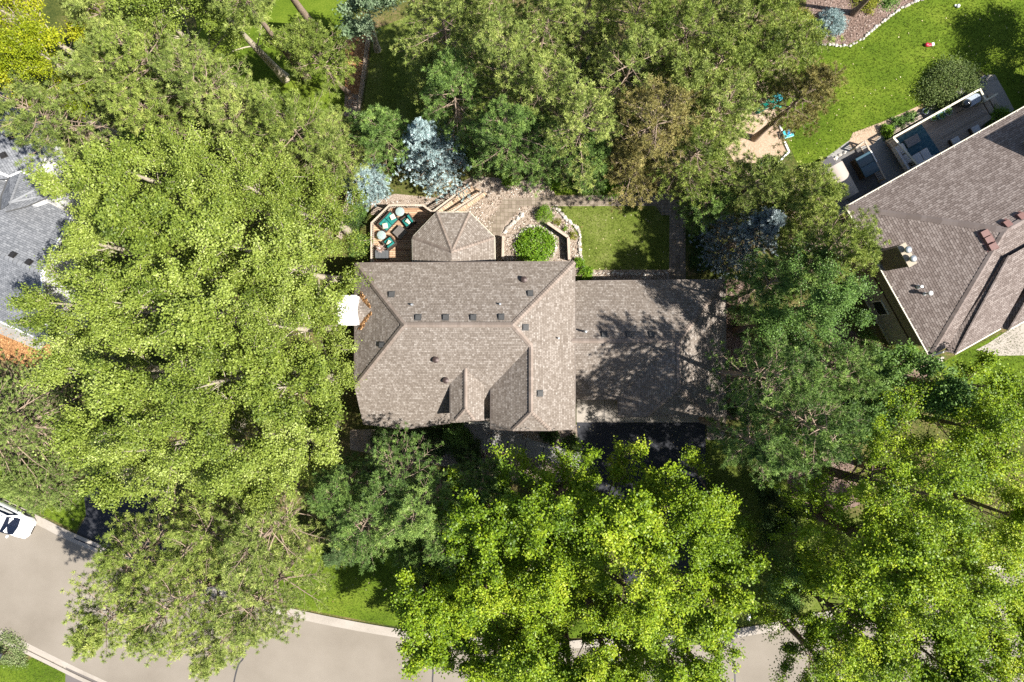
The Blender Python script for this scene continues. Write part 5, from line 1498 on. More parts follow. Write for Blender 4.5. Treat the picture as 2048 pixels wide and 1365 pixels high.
for sy in (-1, 1): m = MB(); m.bar(W(1.3, sy * .25, 0), W(.95, sy * .25, .9), .06, .06); m.build('leg', GREENP, t)
t, W = play('green plastic swing seat frame at the corner of play sand', 1545, 214, 'toy_seesaw', -.2)
m = MB(); m.bar(W(-.55, 0, .3), W(.55, 0, .36), .22, .06); m.lathe(W(0, 0, 0), [(.2, 0), (.12, .28), (.02, .3)], 12); m.build('body', GREENP, t)
t, W = play('round light blue bucket on the lower play sand', 1523, 326, 'toy_bucket')
m = MB(); m.lathe(W(0, 0, 0), [(.14, 0), (.19, .28), (.2, .3), (.17, .3), (.13, .05)], 16); m.build('body', plain('sky_blue_plastic', (.08, .42, .6), .35), t, smooth='auto')
m = MB(); m.tube([W(-.19, 0, .29), W(-.12, 0, .42), W(.12, 0, .42), W(.19, 0, .29)], .012, 6); m.build('handle', WHITE, t)
for i, (a, b, lab) in enumerate((((1530, 194), (1542, 212), 'upper white timber edging of the play sand'), ((1557, 250), (1563, 264), 'middle white timber edging of the play sand'), ((1568, 285), (1577, 305), 'right white timber edging of the play sand'), ((1577, 305), (1555, 327), 'lower white timber edging of the play sand'))):
    m = MB(); m.bar(P(*a) + Vector((0, 0, .08)), P(*b) + Vector((0, 0, .08)), .14, .15); tag(m.build('timber_edging', WHITE, None, bevel=.01), lab, 'edging')
ch_ = empty('garden_chair', P(1180, 122), 'dark grey garden lounge chair in the gap between pines', 'chair'); b = Vector(ch_.location)
m = MB(); m.slab([(b.x - .32, b.y - .35, .42), (b.x + .32, b.y - .35, .42), (b.x + .3, b.y + .2, .36), (b.x - .3, b.y + .2, .36)], .06); m.build('seat', SLATE, ch_, bevel=.02)
m = MB(); m.slab([(b.x - .3, b.y + .2, .38), (b.x + .3, b.y + .2, .38), (b.x + .36, b.y + .62, .95), (b.x - .2, b.y + .62, .95)], .06); m.build('backrest', SLATE, ch_, bevel=.02)
for sx in (-1, 1):
    m = MB(); m.tube([(b.x + .36 * sx, b.y - .42, .05), (b.x + .36 * sx, b.y - .35, .55), (b.x + .36 * sx, b.y + .25, .6), (b.x + .34 * sx, b.y + .4, .0)], .022, 8); m.build('armrest', GREYMET, ch_)
tb_ = empty('water_tub', P(1148, 176), 'blue plastic tub in a gap between the pines', 'tub'); b = Vector(tb_.location)
m = MB(); m.lathe((b.x, b.y, 0), [(.26, 0), (.34, .3), (.37, .32), (.33, .32), (.25, .06)], 22); m.build('body', plain('blue_tub_plastic', (.02, .16, .36), .35), tb_, smooth='auto')

# letter boxes
def mailbox(label, px, py, body, post, rz):
    t = empty('mailbox', P(px, py), label, 'mailbox', 'roadside mailboxes'); b = Vector(t.location); c_, s_ = math.cos(rz), math.sin(rz)
    m = MB(); m.box((b.x, b.y, .5), (.1, .1, 1.0), rz); m.build('post', post, t)
    m = MB(); vs = []; k = 9
    for e in (-.26, .26):
        for i in range(k):
            a = math.pi * i / (k - 1); y, z = .11 * math.cos(a), 1.16 + .1 * math.sin(a); vs.append((b.x + e * c_ - y * s_, b.y + e * s_ + y * c_, z))
        for y in (-.11, .11): vs.append((b.x + e * c_ - y * s_, b.y + e * s_ + y * c_, 1.0))
    n = k + 2; fs = [tuple(range(n))[::-1], tuple(range(n, 2 * n))] + [(i, (i + 1) % n, n + (i + 1) % n, n + i) for i in range(n)]
    m.add(vs, fs); bx_ = m.build('box', body, t)
    m = MB(); m.box((b.x - .12 * s_, b.y + .12 * c_, 1.2), (.03, .012, .16), rz); m.build('flag', plain('red_flag', (.5, .02, .02), .5), t)
mailbox('dark mailbox among pale ground cover at the near left corner', 20, 1300, plain('charcoal_box', (.05, .055, .065), .4), WOODDARK, 1.2)
mailbox('dark mailbox cut by the left edge of the picture', 1, 1292, plain('charcoal_box_b', (.045, .04, .05), .4), WOODDARK, 1.2)
mailbox('white topped mailbox on the verge between two bright cottonwoods', 1488, 1222, WHITE, WOODGREY, 1.3)

# garden frame beside the grey house
gf = empty('planter_box', P(88, 340), 'white framed deck box with pots beside the grey roofed house', 'planter')
fz = 1.2; k4 = [P(86, 315, fz), P(112, 322, fz), P(96, 367, fz), P(69, 356, fz)]
m = MB(); m.prism([tuple(p.xy) for p in k4], fz - .25, fz - .15); m.build('floor', WOODDARK, gf)
m = MB()
for a, b in zip(k4, k4[1:] + k4[:1]): m.bar(a + Vector((0, 0, .3)), b + Vector((0, 0, .3)), .1, .1)
m.bar((k4[0] + k4[3]) / 2 + Vector((0, 0, .3)), (k4[1] + k4[2]) / 2 + Vector((0, 0, .3)), .1, .1); m.bar((k4[0] + k4[1]) / 2 + Vector((0, 0, .3)), (k4[0] + k4[1] + k4[2] + k4[3]) / 4 + Vector((0, 0, .3)), .08, .1)
m.build('frame', WHITE, gf)
for p in k4: m = MB(); m.box((p.x, p.y, .7), (.1, .1, 1.5)); m.build('post', WHITE, gf)
for i, ((px, py), lab) in enumerate((((86, 328), 'left brown woven basket in the white frame'), ((100, 331), 'right brown woven basket in the white frame'))):
    t = empty('basket', P(px, py, fz - .14), lab, 'basket', 'woven baskets'); b = t.location
    m = MB(); m.lathe(b, [(.15, 0), (.26, .12), (.27, .26), (.22, .27), (.2, .1)], 18); m.build('body', plain('brown_wicker', (.1, .055, .03), .8, vary=.4, scale=40), t, smooth='auto')
t = empty('flower_pot', P(78, 349, fz - .14), 'pot of peach coloured flowers in the white frame', 'flower pot'); b = Vector(t.location)
m = MB(); m.lathe(b, [(.12, 0), (.18, .22), (.15, .22)], 16); m.build('pot', plain('terracotta', (.4, .17, .09), .8), t)
lv, lf = leaf_faces(np.array(b) + np.array([0, 0, .3]) + rng0.normal(0, .14, (220, 3)) * np.array([1, 1, .5]), .1, rng0, aspect=1)
fast_mesh('flowers', lv, lf, tint_mat('peach_petal', [(0, (.55, .2, .12)), (.5, (.7, .38, .26)), (1, (.8, .6, .45))], .6, .3, .2), t, tint=rng0.random(220))
lv, lf = leaf_faces(np.array(b) + np.array([.36, -.02, .25]) + rng0.normal(0, .1, (120, 3)), .12, rng0); fast_mesh('leaves', lv, lf, L_YELL, t, tint=rng0.random(120))

# ================================================================== white car
CARW = plain('white_car_paint', (.82, .82, .82), .18, vary=.01, spec=.6, coat=.6)
TYRE = plain('tyre_rubber', (.018, .018, .018), .85); RIM = plain('alloy_rim', (.45, .46, .47), .3, .8)
BLUEGLASS = plain('car_glass', (.012, .018, .04), .04, vary=.02, spec=.9, coat=.3)
car = empty('car', (0, 0, 0), 'white compact crossover parked along the kerb by the green lawn', 'car')
st_ = [(-2.22, .62, .42, .86), (-2.1, .78, .3, .98), (-1.5, .88, .22, 1.02), (-.6, .9, .22, 1.0), (.4, .9, .22, .98), (1.0, .9, .22, 1.0), (1.55, .88, .24, .96), (1.95, .8, .28, .86), (2.2, .62, .36, .74), (2.27, .4, .42, .66)]
m = MB(); vs = []
for x, w, zb_, zt in st_:
    half = [(0, zb_), (w * .9, zb_), (w, zb_ + .14), (w * 1.01, (zb_ + zt) / 2 + .05), (w * .97, zt - .1), (w * .88, zt - .01), (w * .5, zt + .03), (0, zt + .04)]
    ringp = half + [(-y, z) for y, z in half[-2:0:-1]]
    vs += [(x, y, z) for y, z in ringp]
n = 14; fs = []
for i in range(len(st_) - 1):
    for j in range(n): fs.append((i * n + j, i * n + (j + 1) % n, (i + 1) * n + (j + 1) % n, (i + 1) * n + j))
fs.append(tuple(range(n))); fs.append(tuple((len(st_) - 1) * n + j for j in range(n))[::-1])
m.add(vs, fs); body = m.build('body', CARW, car, smooth='auto')
cs_ = [(-2.12, .70, .62, 1.0, 1.12), (-1.8, .78, .62, 1.0, 1.5), (-1.3, .8, .6, 1.0, 1.6), (-.1, .82, .6, .97, 1.65), (.55, .82, .6, .96, 1.6), (.9, .81, .62, .97, 1.44), (1.38, .79, .7, .98, 1.03)]
m = MB(); vs = []
for x, w, wt, z0_, z1_ in cs_:
    half = [(w, z0_), (w * .97, z0_ + (z1_ - z0_) * .35), (wt + .04, z0_ + (z1_ - z0_) * .86), (wt - .08, z1_ - .01), (0, z1_ + .025)]
    vs += [(x, y, z) for y, z in half + [(-y, z) for y, z in half[-2::-1]]]
n = 9; fs = []
for i in range(len(cs_) - 1):
    for j in range(n - 1): fs.append((i * n + j, i * n + j + 1, (i + 1) * n + j + 1, (i + 1) * n + j))
fs.append(tuple(range(n))[::-1]); fs.append(tuple((len(cs_) - 1) * n + j for j in range(n)))
m.add(vs, fs); m.build('roof', CARW, car, smooth='auto')
def glass(pts, name): q = MB(); q.add(pts, [tuple(range(len(pts)))]); q.slab(pts, .004); return q.build(name, BLUEGLASS, car)
glass([(1.36, .66, 1.06), (1.18, .7, 1.2), (.62, .6, 1.59), (.66, 0, 1.64), (.62, -.6, 1.59), (1.18, -.7, 1.2), (1.36, -.66, 1.06), (1.46, 0, 1.07)], 'windshield')
glass([(-2.12, .6, 1.13), (-1.82, .6, 1.52), (-1.82, -.6, 1.52), (-2.12, -.6, 1.13)], 'rear_window')
for sy in (-1, 1):
    def sidewin(x0, x1, xt0, xt1):
        q = MB(); q.add([(x0, sy * .832, 1.0), (x1, sy * .832, 1.0), (xt1, sy * .69, 1.52), (xt0, sy * .69, 1.52)], [(0, 1, 2, 3)]); q.build('side_window', BLUEGLASS, car)
    sidewin(-.18, 1.1, -.18, .6); sidewin(-1.3, -.25, -1.28, -.25); sidewin(-1.85, -1.37, -1.66, -1.35)
    q = MB(); q.tube([(-1.6, sy * .56, 1.63), (-.9, sy * .57, 1.7), (.3, sy * .57, 1.69), (.52, sy * .57, 1.63)], .018, 6); q.build('roof_rail', GALV, car)
    q = MB(); q.box((1.02, sy * 1.0, 1.04), (.14, .2, .14)); q.build('mirror', CARW, car, bevel=.03)
    q = MB(); q.add([(2.0, sy * .74, .84), (2.19, sy * .5, .755), (2.26, sy * .5, .66), (2.13, sy * .76, .7)], [(0, 1, 2, 3)]); q.slab([(1.92, sy * .7, .895), (2.16, sy * .46, .80), (2.2, sy * .52, .765), (1.98, sy * .75, .85)], .03); q.build('headlight', PVC, car)
    for x in (1.4, -1.38):
        wq_ = empty('wheel', (0, 0, 0)); wq_.parent = car
        q = MB(); q.tube([(x, sy * .72, .34), (x, sy * .94, .34)], .34, 26); q.build('tyre', TYRE, wq_, bevel=.03)
        q = MB(); q.tube([(x, sy * .9, .34), (x, sy * .952, .34)], .22, 18); q.build('rim', RIM, wq_)
        q = MB(); q.tube([(x, sy * .70, .36), (x, sy * .915, .36)], .40, 26); q.build('wheel_arch', TYRE, car)
q = MB(); q.add([(-.45, .34, 1.69), (.15, .34, 1.69), (.15, -.34, 1.69), (-.45, -.34, 1.69)], [(0, 1, 2, 3)]); q.slab([(-.5, .36, 1.684), (.2, .36, 1.684), (.2, -.36, 1.684), (-.5, -.36, 1.684)], .02); q.build('sunroof', BLUEGLASS, car)
q = MB(); q.box((2.255, 0, .5), (.05, .7, .16)); q.build('grille', DARKMET, car, bevel=.01)
fa = R(-26.5); fd = Vector((math.cos(fa), math.sin(fa), 0)); pf = P(62, 1062, .7); pf.z = 0
car.location = pf - fd * 2.27; car.rotation_euler = (0, 0, fa)
# ================================================================== trees
_seed = [100]
def nseed():
    _seed[0] += 1; return _seed[0]
def A(x, y, r, H, label, leaf=None, base=None, group='pale aspens west of the house', **kw):
    return broadleaf(kw.pop('name', 'aspen_tree'), (x, y), r, H, label, leaf or L_ASPEN, BARK_PALE, group, base, nseed(), **kw)
def C(x, y, r, H, label, base=None, leaf=None, **kw):
    return broadleaf('cottonwood_tree', (x, y), r, H, label, leaf or L_LIME, kw.pop('bark', BARK_BROWN), kw.pop('group', 'bright cottonwoods along the street'), base, nseed(), leaf_size=kw.pop('leaf_size', .12), **kw)
def N(x, y, r, H, label, needles=None, base=None, group='pines behind the house', **kw):
    return pine(kw.pop('name', 'pine_tree'), (x, y), r, H, label, needles or N_PINE, BARK_PINE, group, base, nseed(), **kw)

# --- aspens between the grey roof and the brown house
A(208, 402, 82, 16, 'pale aspen reaching over the white framed deck box')
A(275, 355, 92, 17, 'pale aspen just below the long bare pine trunk')
A(390, 345, 95, 16, 'pale aspen at the top middle of the aspen clump, under the pines')
A(505, 380, 100, 15, 'pale aspen at the top right of the aspen clump, beside the small blue spruce')
A(620, 425, 95, 13, 'pale aspen over the picket fence left of the deck')
A(197, 490, 92, 15, 'pale aspen overhanging the ridge of the grey roof')
A(320, 470, 105, 18, 'tall pale aspen in the upper middle of the clump, with crossing bare twigs')
A(455, 490, 108, 17, 'tall pale aspen halfway between grey roof and cedar deck')
A(590, 540, 105, 15, 'pale aspen left of the upper wall of the brown house')
A(150, 610, 92, 14, 'pale aspen covering the lower corner of the grey roof')
A(285, 610, 108, 18, 'tall pale aspen right of the grey roof corner')
A(425, 630, 112, 18, 'tallest pale aspen in the very middle of the clump')
A(565, 650, 105, 16, 'pale aspen beside the white chimney')
A(638, 612, 60, 12, 'small pale aspen whose twigs cross the white chimney top')
A(185, 735, 90, 15, 'pale aspen above the feathery spruce at the left edge')
A(300, 750, 108, 17, 'tall pale aspen above the hidden asphalt drive')
A(440, 770, 110, 18, 'tall pale aspen in the lower middle of the clump')
A(580, 770, 100, 15, 'pale aspen beside the lower left wall of the brown house')
A(655, 770, 62, 10, 'small pale aspen touching the lower left roof corner')
A(207, 865, 90, 14, 'pale aspen beside the feathery spruce, over the drive')
A(320, 890, 105, 16, 'pale aspen over the dark patch of driveway')
A(460, 905, 108, 16, 'pale aspen at the bottom middle of the clump')
A(590, 890, 95, 14, 'pale aspen at the bottom right of the clump, above the dark pines')
A(240, 950, 68, 12, 'small pale aspen at the lower left tip of the clump')
A(520, 985, 62, 12, 'small pale aspen at the bottom tip of the clump above the road pine')

# --- top left
A(35, 45, 108, 17, 'yellow green locust filling the top left corner', L_LOCUST, group='yellow green locusts', name='locust_tree', leaf_size=.1, clump=.22, nleaf=44)
A(115, 125, 80, 16, 'yellow green locust below the corner one, above the grey house pine', L_LOCUST, group='yellow green locusts', name='locust_tree', leaf_size=.1, clump=.22, nleaf=44)
A(20, 145, 75, 15, 'yellow green locust at the left edge', L_LOCUST, group='yellow green locusts', name='locust_tree', leaf_size=.1, clump=.22, nleaf=44)
A(325, 25, 95, 15, 'pale aspen with bare twigs at the top edge left of the big trunks', group='aspens at the top edge')
A(440, 20, 80, 15, 'pale aspen at the top edge beside the leaning trunk', group='aspens at the top edge')
A(740, 25, 62, 8, 'blue green leaved tree at the top of the picket fence', L_TEAL, (757, 103), group=None, name='ash_tree', leaf_size=.16, bark=None) if False else broadleaf('ash_tree', (740, 25), 62, 9, 'blue green leaved tree at the top of the picket fence', L_TEAL, BARK_PALE, None, (755, 100), nseed(), leaf_size=.15, clump=.22, nleaf=30)
N(255, 65, 72, 14, 'olive pine right of the yellow green locusts at the top edge', group='pines at the top left')
N(250, 175, 78, 14, 'pine between the locusts and the long bare trunk', N_PINE, group='pines at the top left')
N(108, 238, 92, 14, 'broad pine over the grey roof with bare pale limbs', N_PINE, (315, 322), group='pines at the top left', zlow=.55)
N(330, 150, 95, 15, 'olive pine below the top edge aspens', N_OLIVE, group='pines at the top left')
N(330, 250, 80, 13, 'pine left of centre above the aspen clump', N_OLIVE, group='pines at the top left')
N(430, 200, 95, 15, 'pine directly left of the shaded lawn', N_PINE, group='pines at the top left')
N(505, 265, 90, 13, 'pine below the shaded lawn', N_PINE, group='pines at the top left')
N(610, 285, 95, 14, 'pine with pale bare twigs right below the shaded lawn', N_OLIVE, group='pines at the top left')
N(560, 350, 80, 12, 'pine squeezed between aspen clump and small blue spruce', N_OLIVE, group='pines at the top left')
N(672, 300, 70, 12, 'pine above the small blue spruce', N_PINE, group='pines at the top left')
N(635, 110, 62, 9, 'small olive pine standing on the lawn left of the picket fence', N_OLIVE, (697, 187), group='pines at the top left', zlow=.5)
N(765, 275, 58, 11, 'pine left of the large blue spruce', N_DEEP, group='pines at the top left')
N(470, -30, 60, 17, 'pine at the top edge with a long bare trunk leaning over the lawn', N_PINE, (613, 155), group='pines at the top left', zlow=.72)
N(505, -130, 80, 18, 'pine beyond the top edge with a thick bare trunk', N_PINE, (632, 60), group='pines at the top left', zlow=.7)

# --- pines north of the house
PN_ = [
 (890, 60, 82, 14, N_PINE, 'pine at the top edge right of the blue green tree'), (878, 160, 58, 10, N_PINE, 'pine at the edge of the patchy shaded lawn'),
 (905, 205, 74, 13, N_DEEP, 'dark pine above the large blue spruce'), (1000, 45, 82, 15, N_PINE, 'pine at the top edge above the large blue spruce'),
 (1010, 145, 85, 16, N_PINE, 'tall pine second from the top edge, left of the grey lounge chair'), (1090, 70, 78, 15, N_PINE, 'pine up left of the grey lounge chair'),
 (1085, 205, 82, 15, N_PINE, 'pine left of the blue tub'), (1020, 285, 78, 14, N_DEEP, 'pine right of the large blue spruce'),
 (1085, 298, 66, 11, N_DEEP, 'low sweeping pine above the paver path bend'), (1175, 35, 66, 14, N_PINE, 'pine at the top edge above the grey lounge chair'),
 (1160, 265, 82, 15, N_PINE, 'pine below the blue tub'), (1180, 330, 50, 10, N_DEEP, 'small pine above the middle of the paver path'),
 (1270, 55, 84, 15, N_OLIVE, 'olive pine at the top edge right of the grey lounge chair'), (1245, 165, 78, 15, N_PINE, 'pine right of the grey lounge chair'),
 (1345, 110, 82, 15, N_OLIVE, 'olive pine in the middle of the upper pine stand'), (1300, 255, 92, 15, N_RUST, 'rusty brown pine in the middle of the stand'),
 (1262, 322, 62, 10, N_RUST, 'small rusty brown pine above the paver path'), (1345, 190, 72, 14, N_PINE, 'pine above the rusty brown one'),
 (1415, 55, 84, 15, N_PINE, 'pine at the top edge near the yellow green lilies'), (1425, 150, 75, 14, N_OLIVE, 'olive pine above the play sand fence'),
 (1375, 318, 82, 12, N_OLIVE, 'olive pine with bare limbs above the path corner'), (1430, 240, 74, 13, N_PINE, 'pine left of the play sand'),
 (1495, 60, 80, 14, N_OLIVE, 'olive pine left of the yellow green lilies'), (1490, 140, 62, 13, N_OLIVE, 'olive pine just above the green slide'),
 (1560, 120, 72, 13, N_OLIVE, 'olive pine below the yellow green lilies'), (1590, 205, 64, 12, N_RUST, 'tan pine between play sand and sunny back lawn'),
 (1500, 370, 58, 11, N_PINE, 'pine below the play sand'),
]
for x, y, r, H, mt, lab in PN_:
    N(x, y, r, H, lab, mt)
# --- right of the house
E = 'trees between the house and its right hand neighbour'
N(1605, 395, 58, 12, 'yellowish pine left of the hot tub canopy', N_OLIVE, group=E)
N(1655, 505, 86, 13, 'yellowish pine in front of the neighbour chimney', N_OLIVE, group=E)
N(1580, 425, 45, 10, 'pine above the right hand blue spruce', N_PINE, group=E)
N(1410, 415, 48, 7, 'dark round pine at the corner of the paver path', N_DEEP, group=E, zlow=.1)
N(1520, 575, 58, 11, 'dark pine below the right hand blue spruce', N_DEEP, group=E)
N(1600, 545, 55, 11, 'pine between blue spruce and yellowish pine', N_DEEP, group=E)
broadleaf('maple_tree', (1640, 612), 96, 14.5, 'green maple before the pale wall of the right hand house', L_GREEN, BARK_BROWN, E, None, nseed())
broadleaf('maple_tree', (1545, 650), 66, 10, 'green maple right beside the garage wall', L_GREEN, BARK_BROWN, E, None, nseed())
N(1535, 745, 86, 17, 'dark pine right of the garage corner', N_DEEP, group=E)
N(1585, 840, 100, 18, 'large dark pine right of the driveway', N_DEEP, group=E)
N(1500, 885, 68, 17, 'small dark pine beside the top of the driveway', N_DEEP, group=E)
N(1655, 745, 74, 13, 'dark pine below the green maple', N_DEEP, group=E)
C(1745, 790, 78, 12, 'medium green cottonwood by the front corner of the right hand house', leaf=L_GREEN, zlow=.24)

# --- cottonwoods at the lower right
C(1905, 850, 108, 15, 'bright cottonwood below the neighbour lawn', zlow=.26)
C(2035, 850, 92, 15, 'bright cottonwood at the right edge below the neighbour lawn', zlow=.26)
C(1790, 960, 135, 20, 'bright cottonwood with the thick dark trunk', (1600, 925), trunk_r=.42, zlow=.24)
C(1960, 1010, 145, 18, 'large bright cottonwood at the right edge, mid height', zlow=.26)
C(1725, 1105, 122, 19, 'bright cottonwood below the brown mulch bed', (1640, 1010), zlow=.24)
C(1850, 1150, 135, 19, 'bright cottonwood in the middle of the lower right mass', zlow=.26)
C(2010, 1200, 118, 16, 'bright cottonwood at the right edge over the street', zlow=.26)
C(1695, 1245, 120, 16, 'bright cottonwood over the kerb gap, right side', zlow=.24)
C(1830, 1290, 122, 15, 'bright cottonwood over the street at lower right', zlow=.24)
C(1960, 1330, 105, 15, 'bright cottonwood at the bottom edge near the right corner', zlow=.24)
C(1660, 1345, 88, 12, 'bright cottonwood at the bottom edge right of the cracked street', zlow=.24)
C(1588, 1225, 62, 9, 'low bright cottonwood over the kerb just right of the mailbox verge', base=(1580, 1215), zlow=.2)
C(1570, 1140, 72, 9, 'darker low cottonwood beside the white topped mailbox', leaf=L_GREEN, zlow=.24)
C(1830, 775, 78, 13, 'cottonwood touching the front corner of the right hand house', leaf=L_GREEN, zlow=.24)
C(1985, 775, 62, 12, 'bright cottonwood nearest the neighbour walk', zlow=.24)
C(1690, 845, 75, 12, 'medium green cottonwood above the thick dark trunk', leaf=L_GREEN, zlow=.24)
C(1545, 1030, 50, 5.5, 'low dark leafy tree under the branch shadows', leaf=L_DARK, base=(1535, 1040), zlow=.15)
# --- cottonwoods at the bottom middle
C(965, 1045, 98, 14, 'bright cottonwood right of the dark bluish pines', (985, 975), zlow=.24)
C(1105, 1012, 115, 15, 'bright cottonwood below the front walk', (1120, 985), zlow=.24)
C(1255, 1015, 115, 16, 'bright cottonwood overhanging the middle of the driveway', (1178, 1005), zlow=.24)
C(1372, 1010, 95, 15, 'bright cottonwood at the right side of the driveway', (1432, 985), zlow=.24)
C(1440, 1105, 72, 12, 'small bright cottonwood left of the white topped mailbox', (1432, 1060), zlow=.24)
C(850, 1185, 88, 12, 'bright cottonwood on the sunny verge left of the driveway', zlow=.24)
C(975, 1165, 95, 13, 'bright cottonwood in the lower middle beside the verge one', zlow=.24)
C(1085, 1130, 85, 14, 'bright cottonwood left of the dark bare trunk', zlow=.24)
C(1270, 1160, 112, 16, 'large bright cottonwood over the lower driveway', (1190, 1120), trunk_r=.3, zlow=.24)
C(1395, 1190, 92, 14, 'bright cottonwood beside the mailbox verge', (1430, 1120), zlow=.24)
C(870, 1275, 78, 10, 'bright cottonwood tip hanging over the street, leftmost of the row', zlow=.24)
C(1050, 1285, 108, 13, 'bright cottonwood at the bottom edge over the street, middle', zlow=.24)
C(1210, 1320, 96, 14, 'bright cottonwood at the bottom edge below the dark trunk', (1180, 1205), zlow=.24)
C(1345, 1305, 112, 14, 'bright cottonwood at the bottom edge left of the cracked street', (1215, 1180), zlow=.24)
C(1015, 1345, 84, 12, 'bright cottonwood at the bottom edge, left of the middle crown', zlow=.24)
C(1135, 1350, 92, 13, 'bright cottonwood at the bottom edge, right of the middle crown', zlow=.24)
C(1260, 1350, 88, 13, 'bright cottonwood at the bottom edge, between two larger crowns', zlow=.24)
C(1400, 1340, 66, 12, 'bright cottonwood at the bottom edge nearest the cracked street', zlow=.24)
C(930, 1195, 70, 11, 'bright cottonwood filling the gap beside the sunny verge', zlow=.24)
C(985, 1335, 66, 10, 'small bright cottonwood clump at the bottom edge', zlow=.24)

# --- dark pines in the front garden
F = 'dark pines in the front garden'
N(795, 958, 84, 12, 'bluish dark pine just below the left front of the brown house', N_DEEP, group=F)
N(690, 965, 60, 11, 'dark pine between aspens and bluish pine', N_DEEP, group=F)
N(850, 1010, 72, 13, 'bluish pine left of the bright cottonwoods', N_DEEP, group=F)
N(745, 1030, 76, 12, 'bluish pine above the green front lawn', N_DEEP, group=F)
N(905, 1070, 62, 11, 'dark pine tucked under the bright cottonwoods', N_DEEP, group=F)
N(965, 965, 50, 9, 'small dark pine below the front walk', N_DEEP, group=F)
N(850, 1100, 55, 8, 'dark pine behind the sunny verge', N_DEEP, group=F)
pine('larch_tree', (690, 1085), 52, 7, 'light green larch at the top of the green front lawn', N_LARCH, BARK_PINE, None, None, nseed(), .12, .13, .02, 12, 1, 'larch', .9, .2)
# --- pines over the street
W_ = 'pines over the street at lower left'
N(310, 1090, 105, 12, 'olive pine over the mouth of the asphalt drive', N_OLIVE, group=W_)
N(430, 1060, 82, 13, 'olive pine under the lower aspens', N_OLIVE, group=W_)
N(545, 1060, 98, 13, 'pine left of the light green larch', N_PINE, group=W_)
N(255, 1215, 88, 12, 'olive pine reaching furthest left over the street', N_OLIVE, group=W_)
N(375, 1195, 95, 13, 'olive pine in the middle of the street', N_OLIVE, group=W_)
N(535, 1185, 92, 12, 'pine over the kerb left of the green front lawn', N_PINE, group=W_)
N(450, 1270, 66, 11, 'small pine above the sealed street crack', N_PINE, group=W_)

# --- spruces
pine('spruce_tree', (0, 845), 175, 13, 'feathery green spruce at the left edge', N_SPRUCE, BARK_PINE, None, None, nseed(), .05, .17, .036, 18, .75, 'spruce', 1, .45, .25)
pine('spruce_tree', (70, 960), 70, 6, 'low feathery spruce beside the white car', N_SPRUCE, BARK_PINE, None, None, nseed(), .05, .15, .034, 18, .8, 'spruce', 1, .45, .25)
B = 'blue spruces'
pine('blue_spruce', (862, 312), 78, 11, 'large pale blue spruce above the deck ramp', N_BLUE, BARK_PINE, B, None, nseed(), .08, .16, .036, 16, .6, 'blue spruce', 1, .6, .1)
pine('blue_spruce', (738, 372), 52, 6, 'small pale blue spruce above the left deck corner', N_BLUE, BARK_PINE, B, None, nseed(), .08, .15, .034, 16, .7, 'blue spruce', 1, .6, .1)
pine('blue_spruce', (1487, 468), 80, 9.5, 'blue spruce right of the paver path', N_BLUE_SHADED, BARK_PINE, B, None, nseed(), .08, .16, .036, 16, .6, 'blue spruce', 1, .6, .1)

# --- shrubs and bushes
shrub('round_shrub', (1071, 493), 39, .9, 'big round light green shrub inside a ring of stones', L_BUSH, None, nseed(), .12, 5200, rough=.06)
shrub('ball_shrub', (1089, 428), 17.5, 1.1, 'clipped bright green ball shrub by the paver path', L_BUSH, None, nseed(), .06, 2600, rough=.04)
shrub('small_shrub', (1115, 444), 7.5, .45, 'small reddish green shrub nearest the ball shrub', L_YELL, 'small garden shrubs', nseed(), .05, 420)
shrub('small_shrub', (1130, 456), 5.5, .4, 'tiny bright shrub in the middle of the three', L_BUSH, 'small garden shrubs', nseed(), .05, 300)
shrub('small_shrub', (1145, 470), 10.5, .5, 'olive shrub by the bend of the stone edging', L_YELL, 'small garden shrubs', nseed(), .05, 600)
shrub('globe_spruce', (1667, 44), 26, 1.3, 'round pale blue globe spruce in the brown mulch bed', N_BLUE, None, nseed(), .14, 6000, needle=True, rough=.08)
shrub('juniper_bush', (1905, 168), 66, 1.5, 'broad dark green juniper beside the neighbour deck', L_JUNIPER, None, nseed(), .1, 11000, sy=.68, rot=.35, rough=.16)
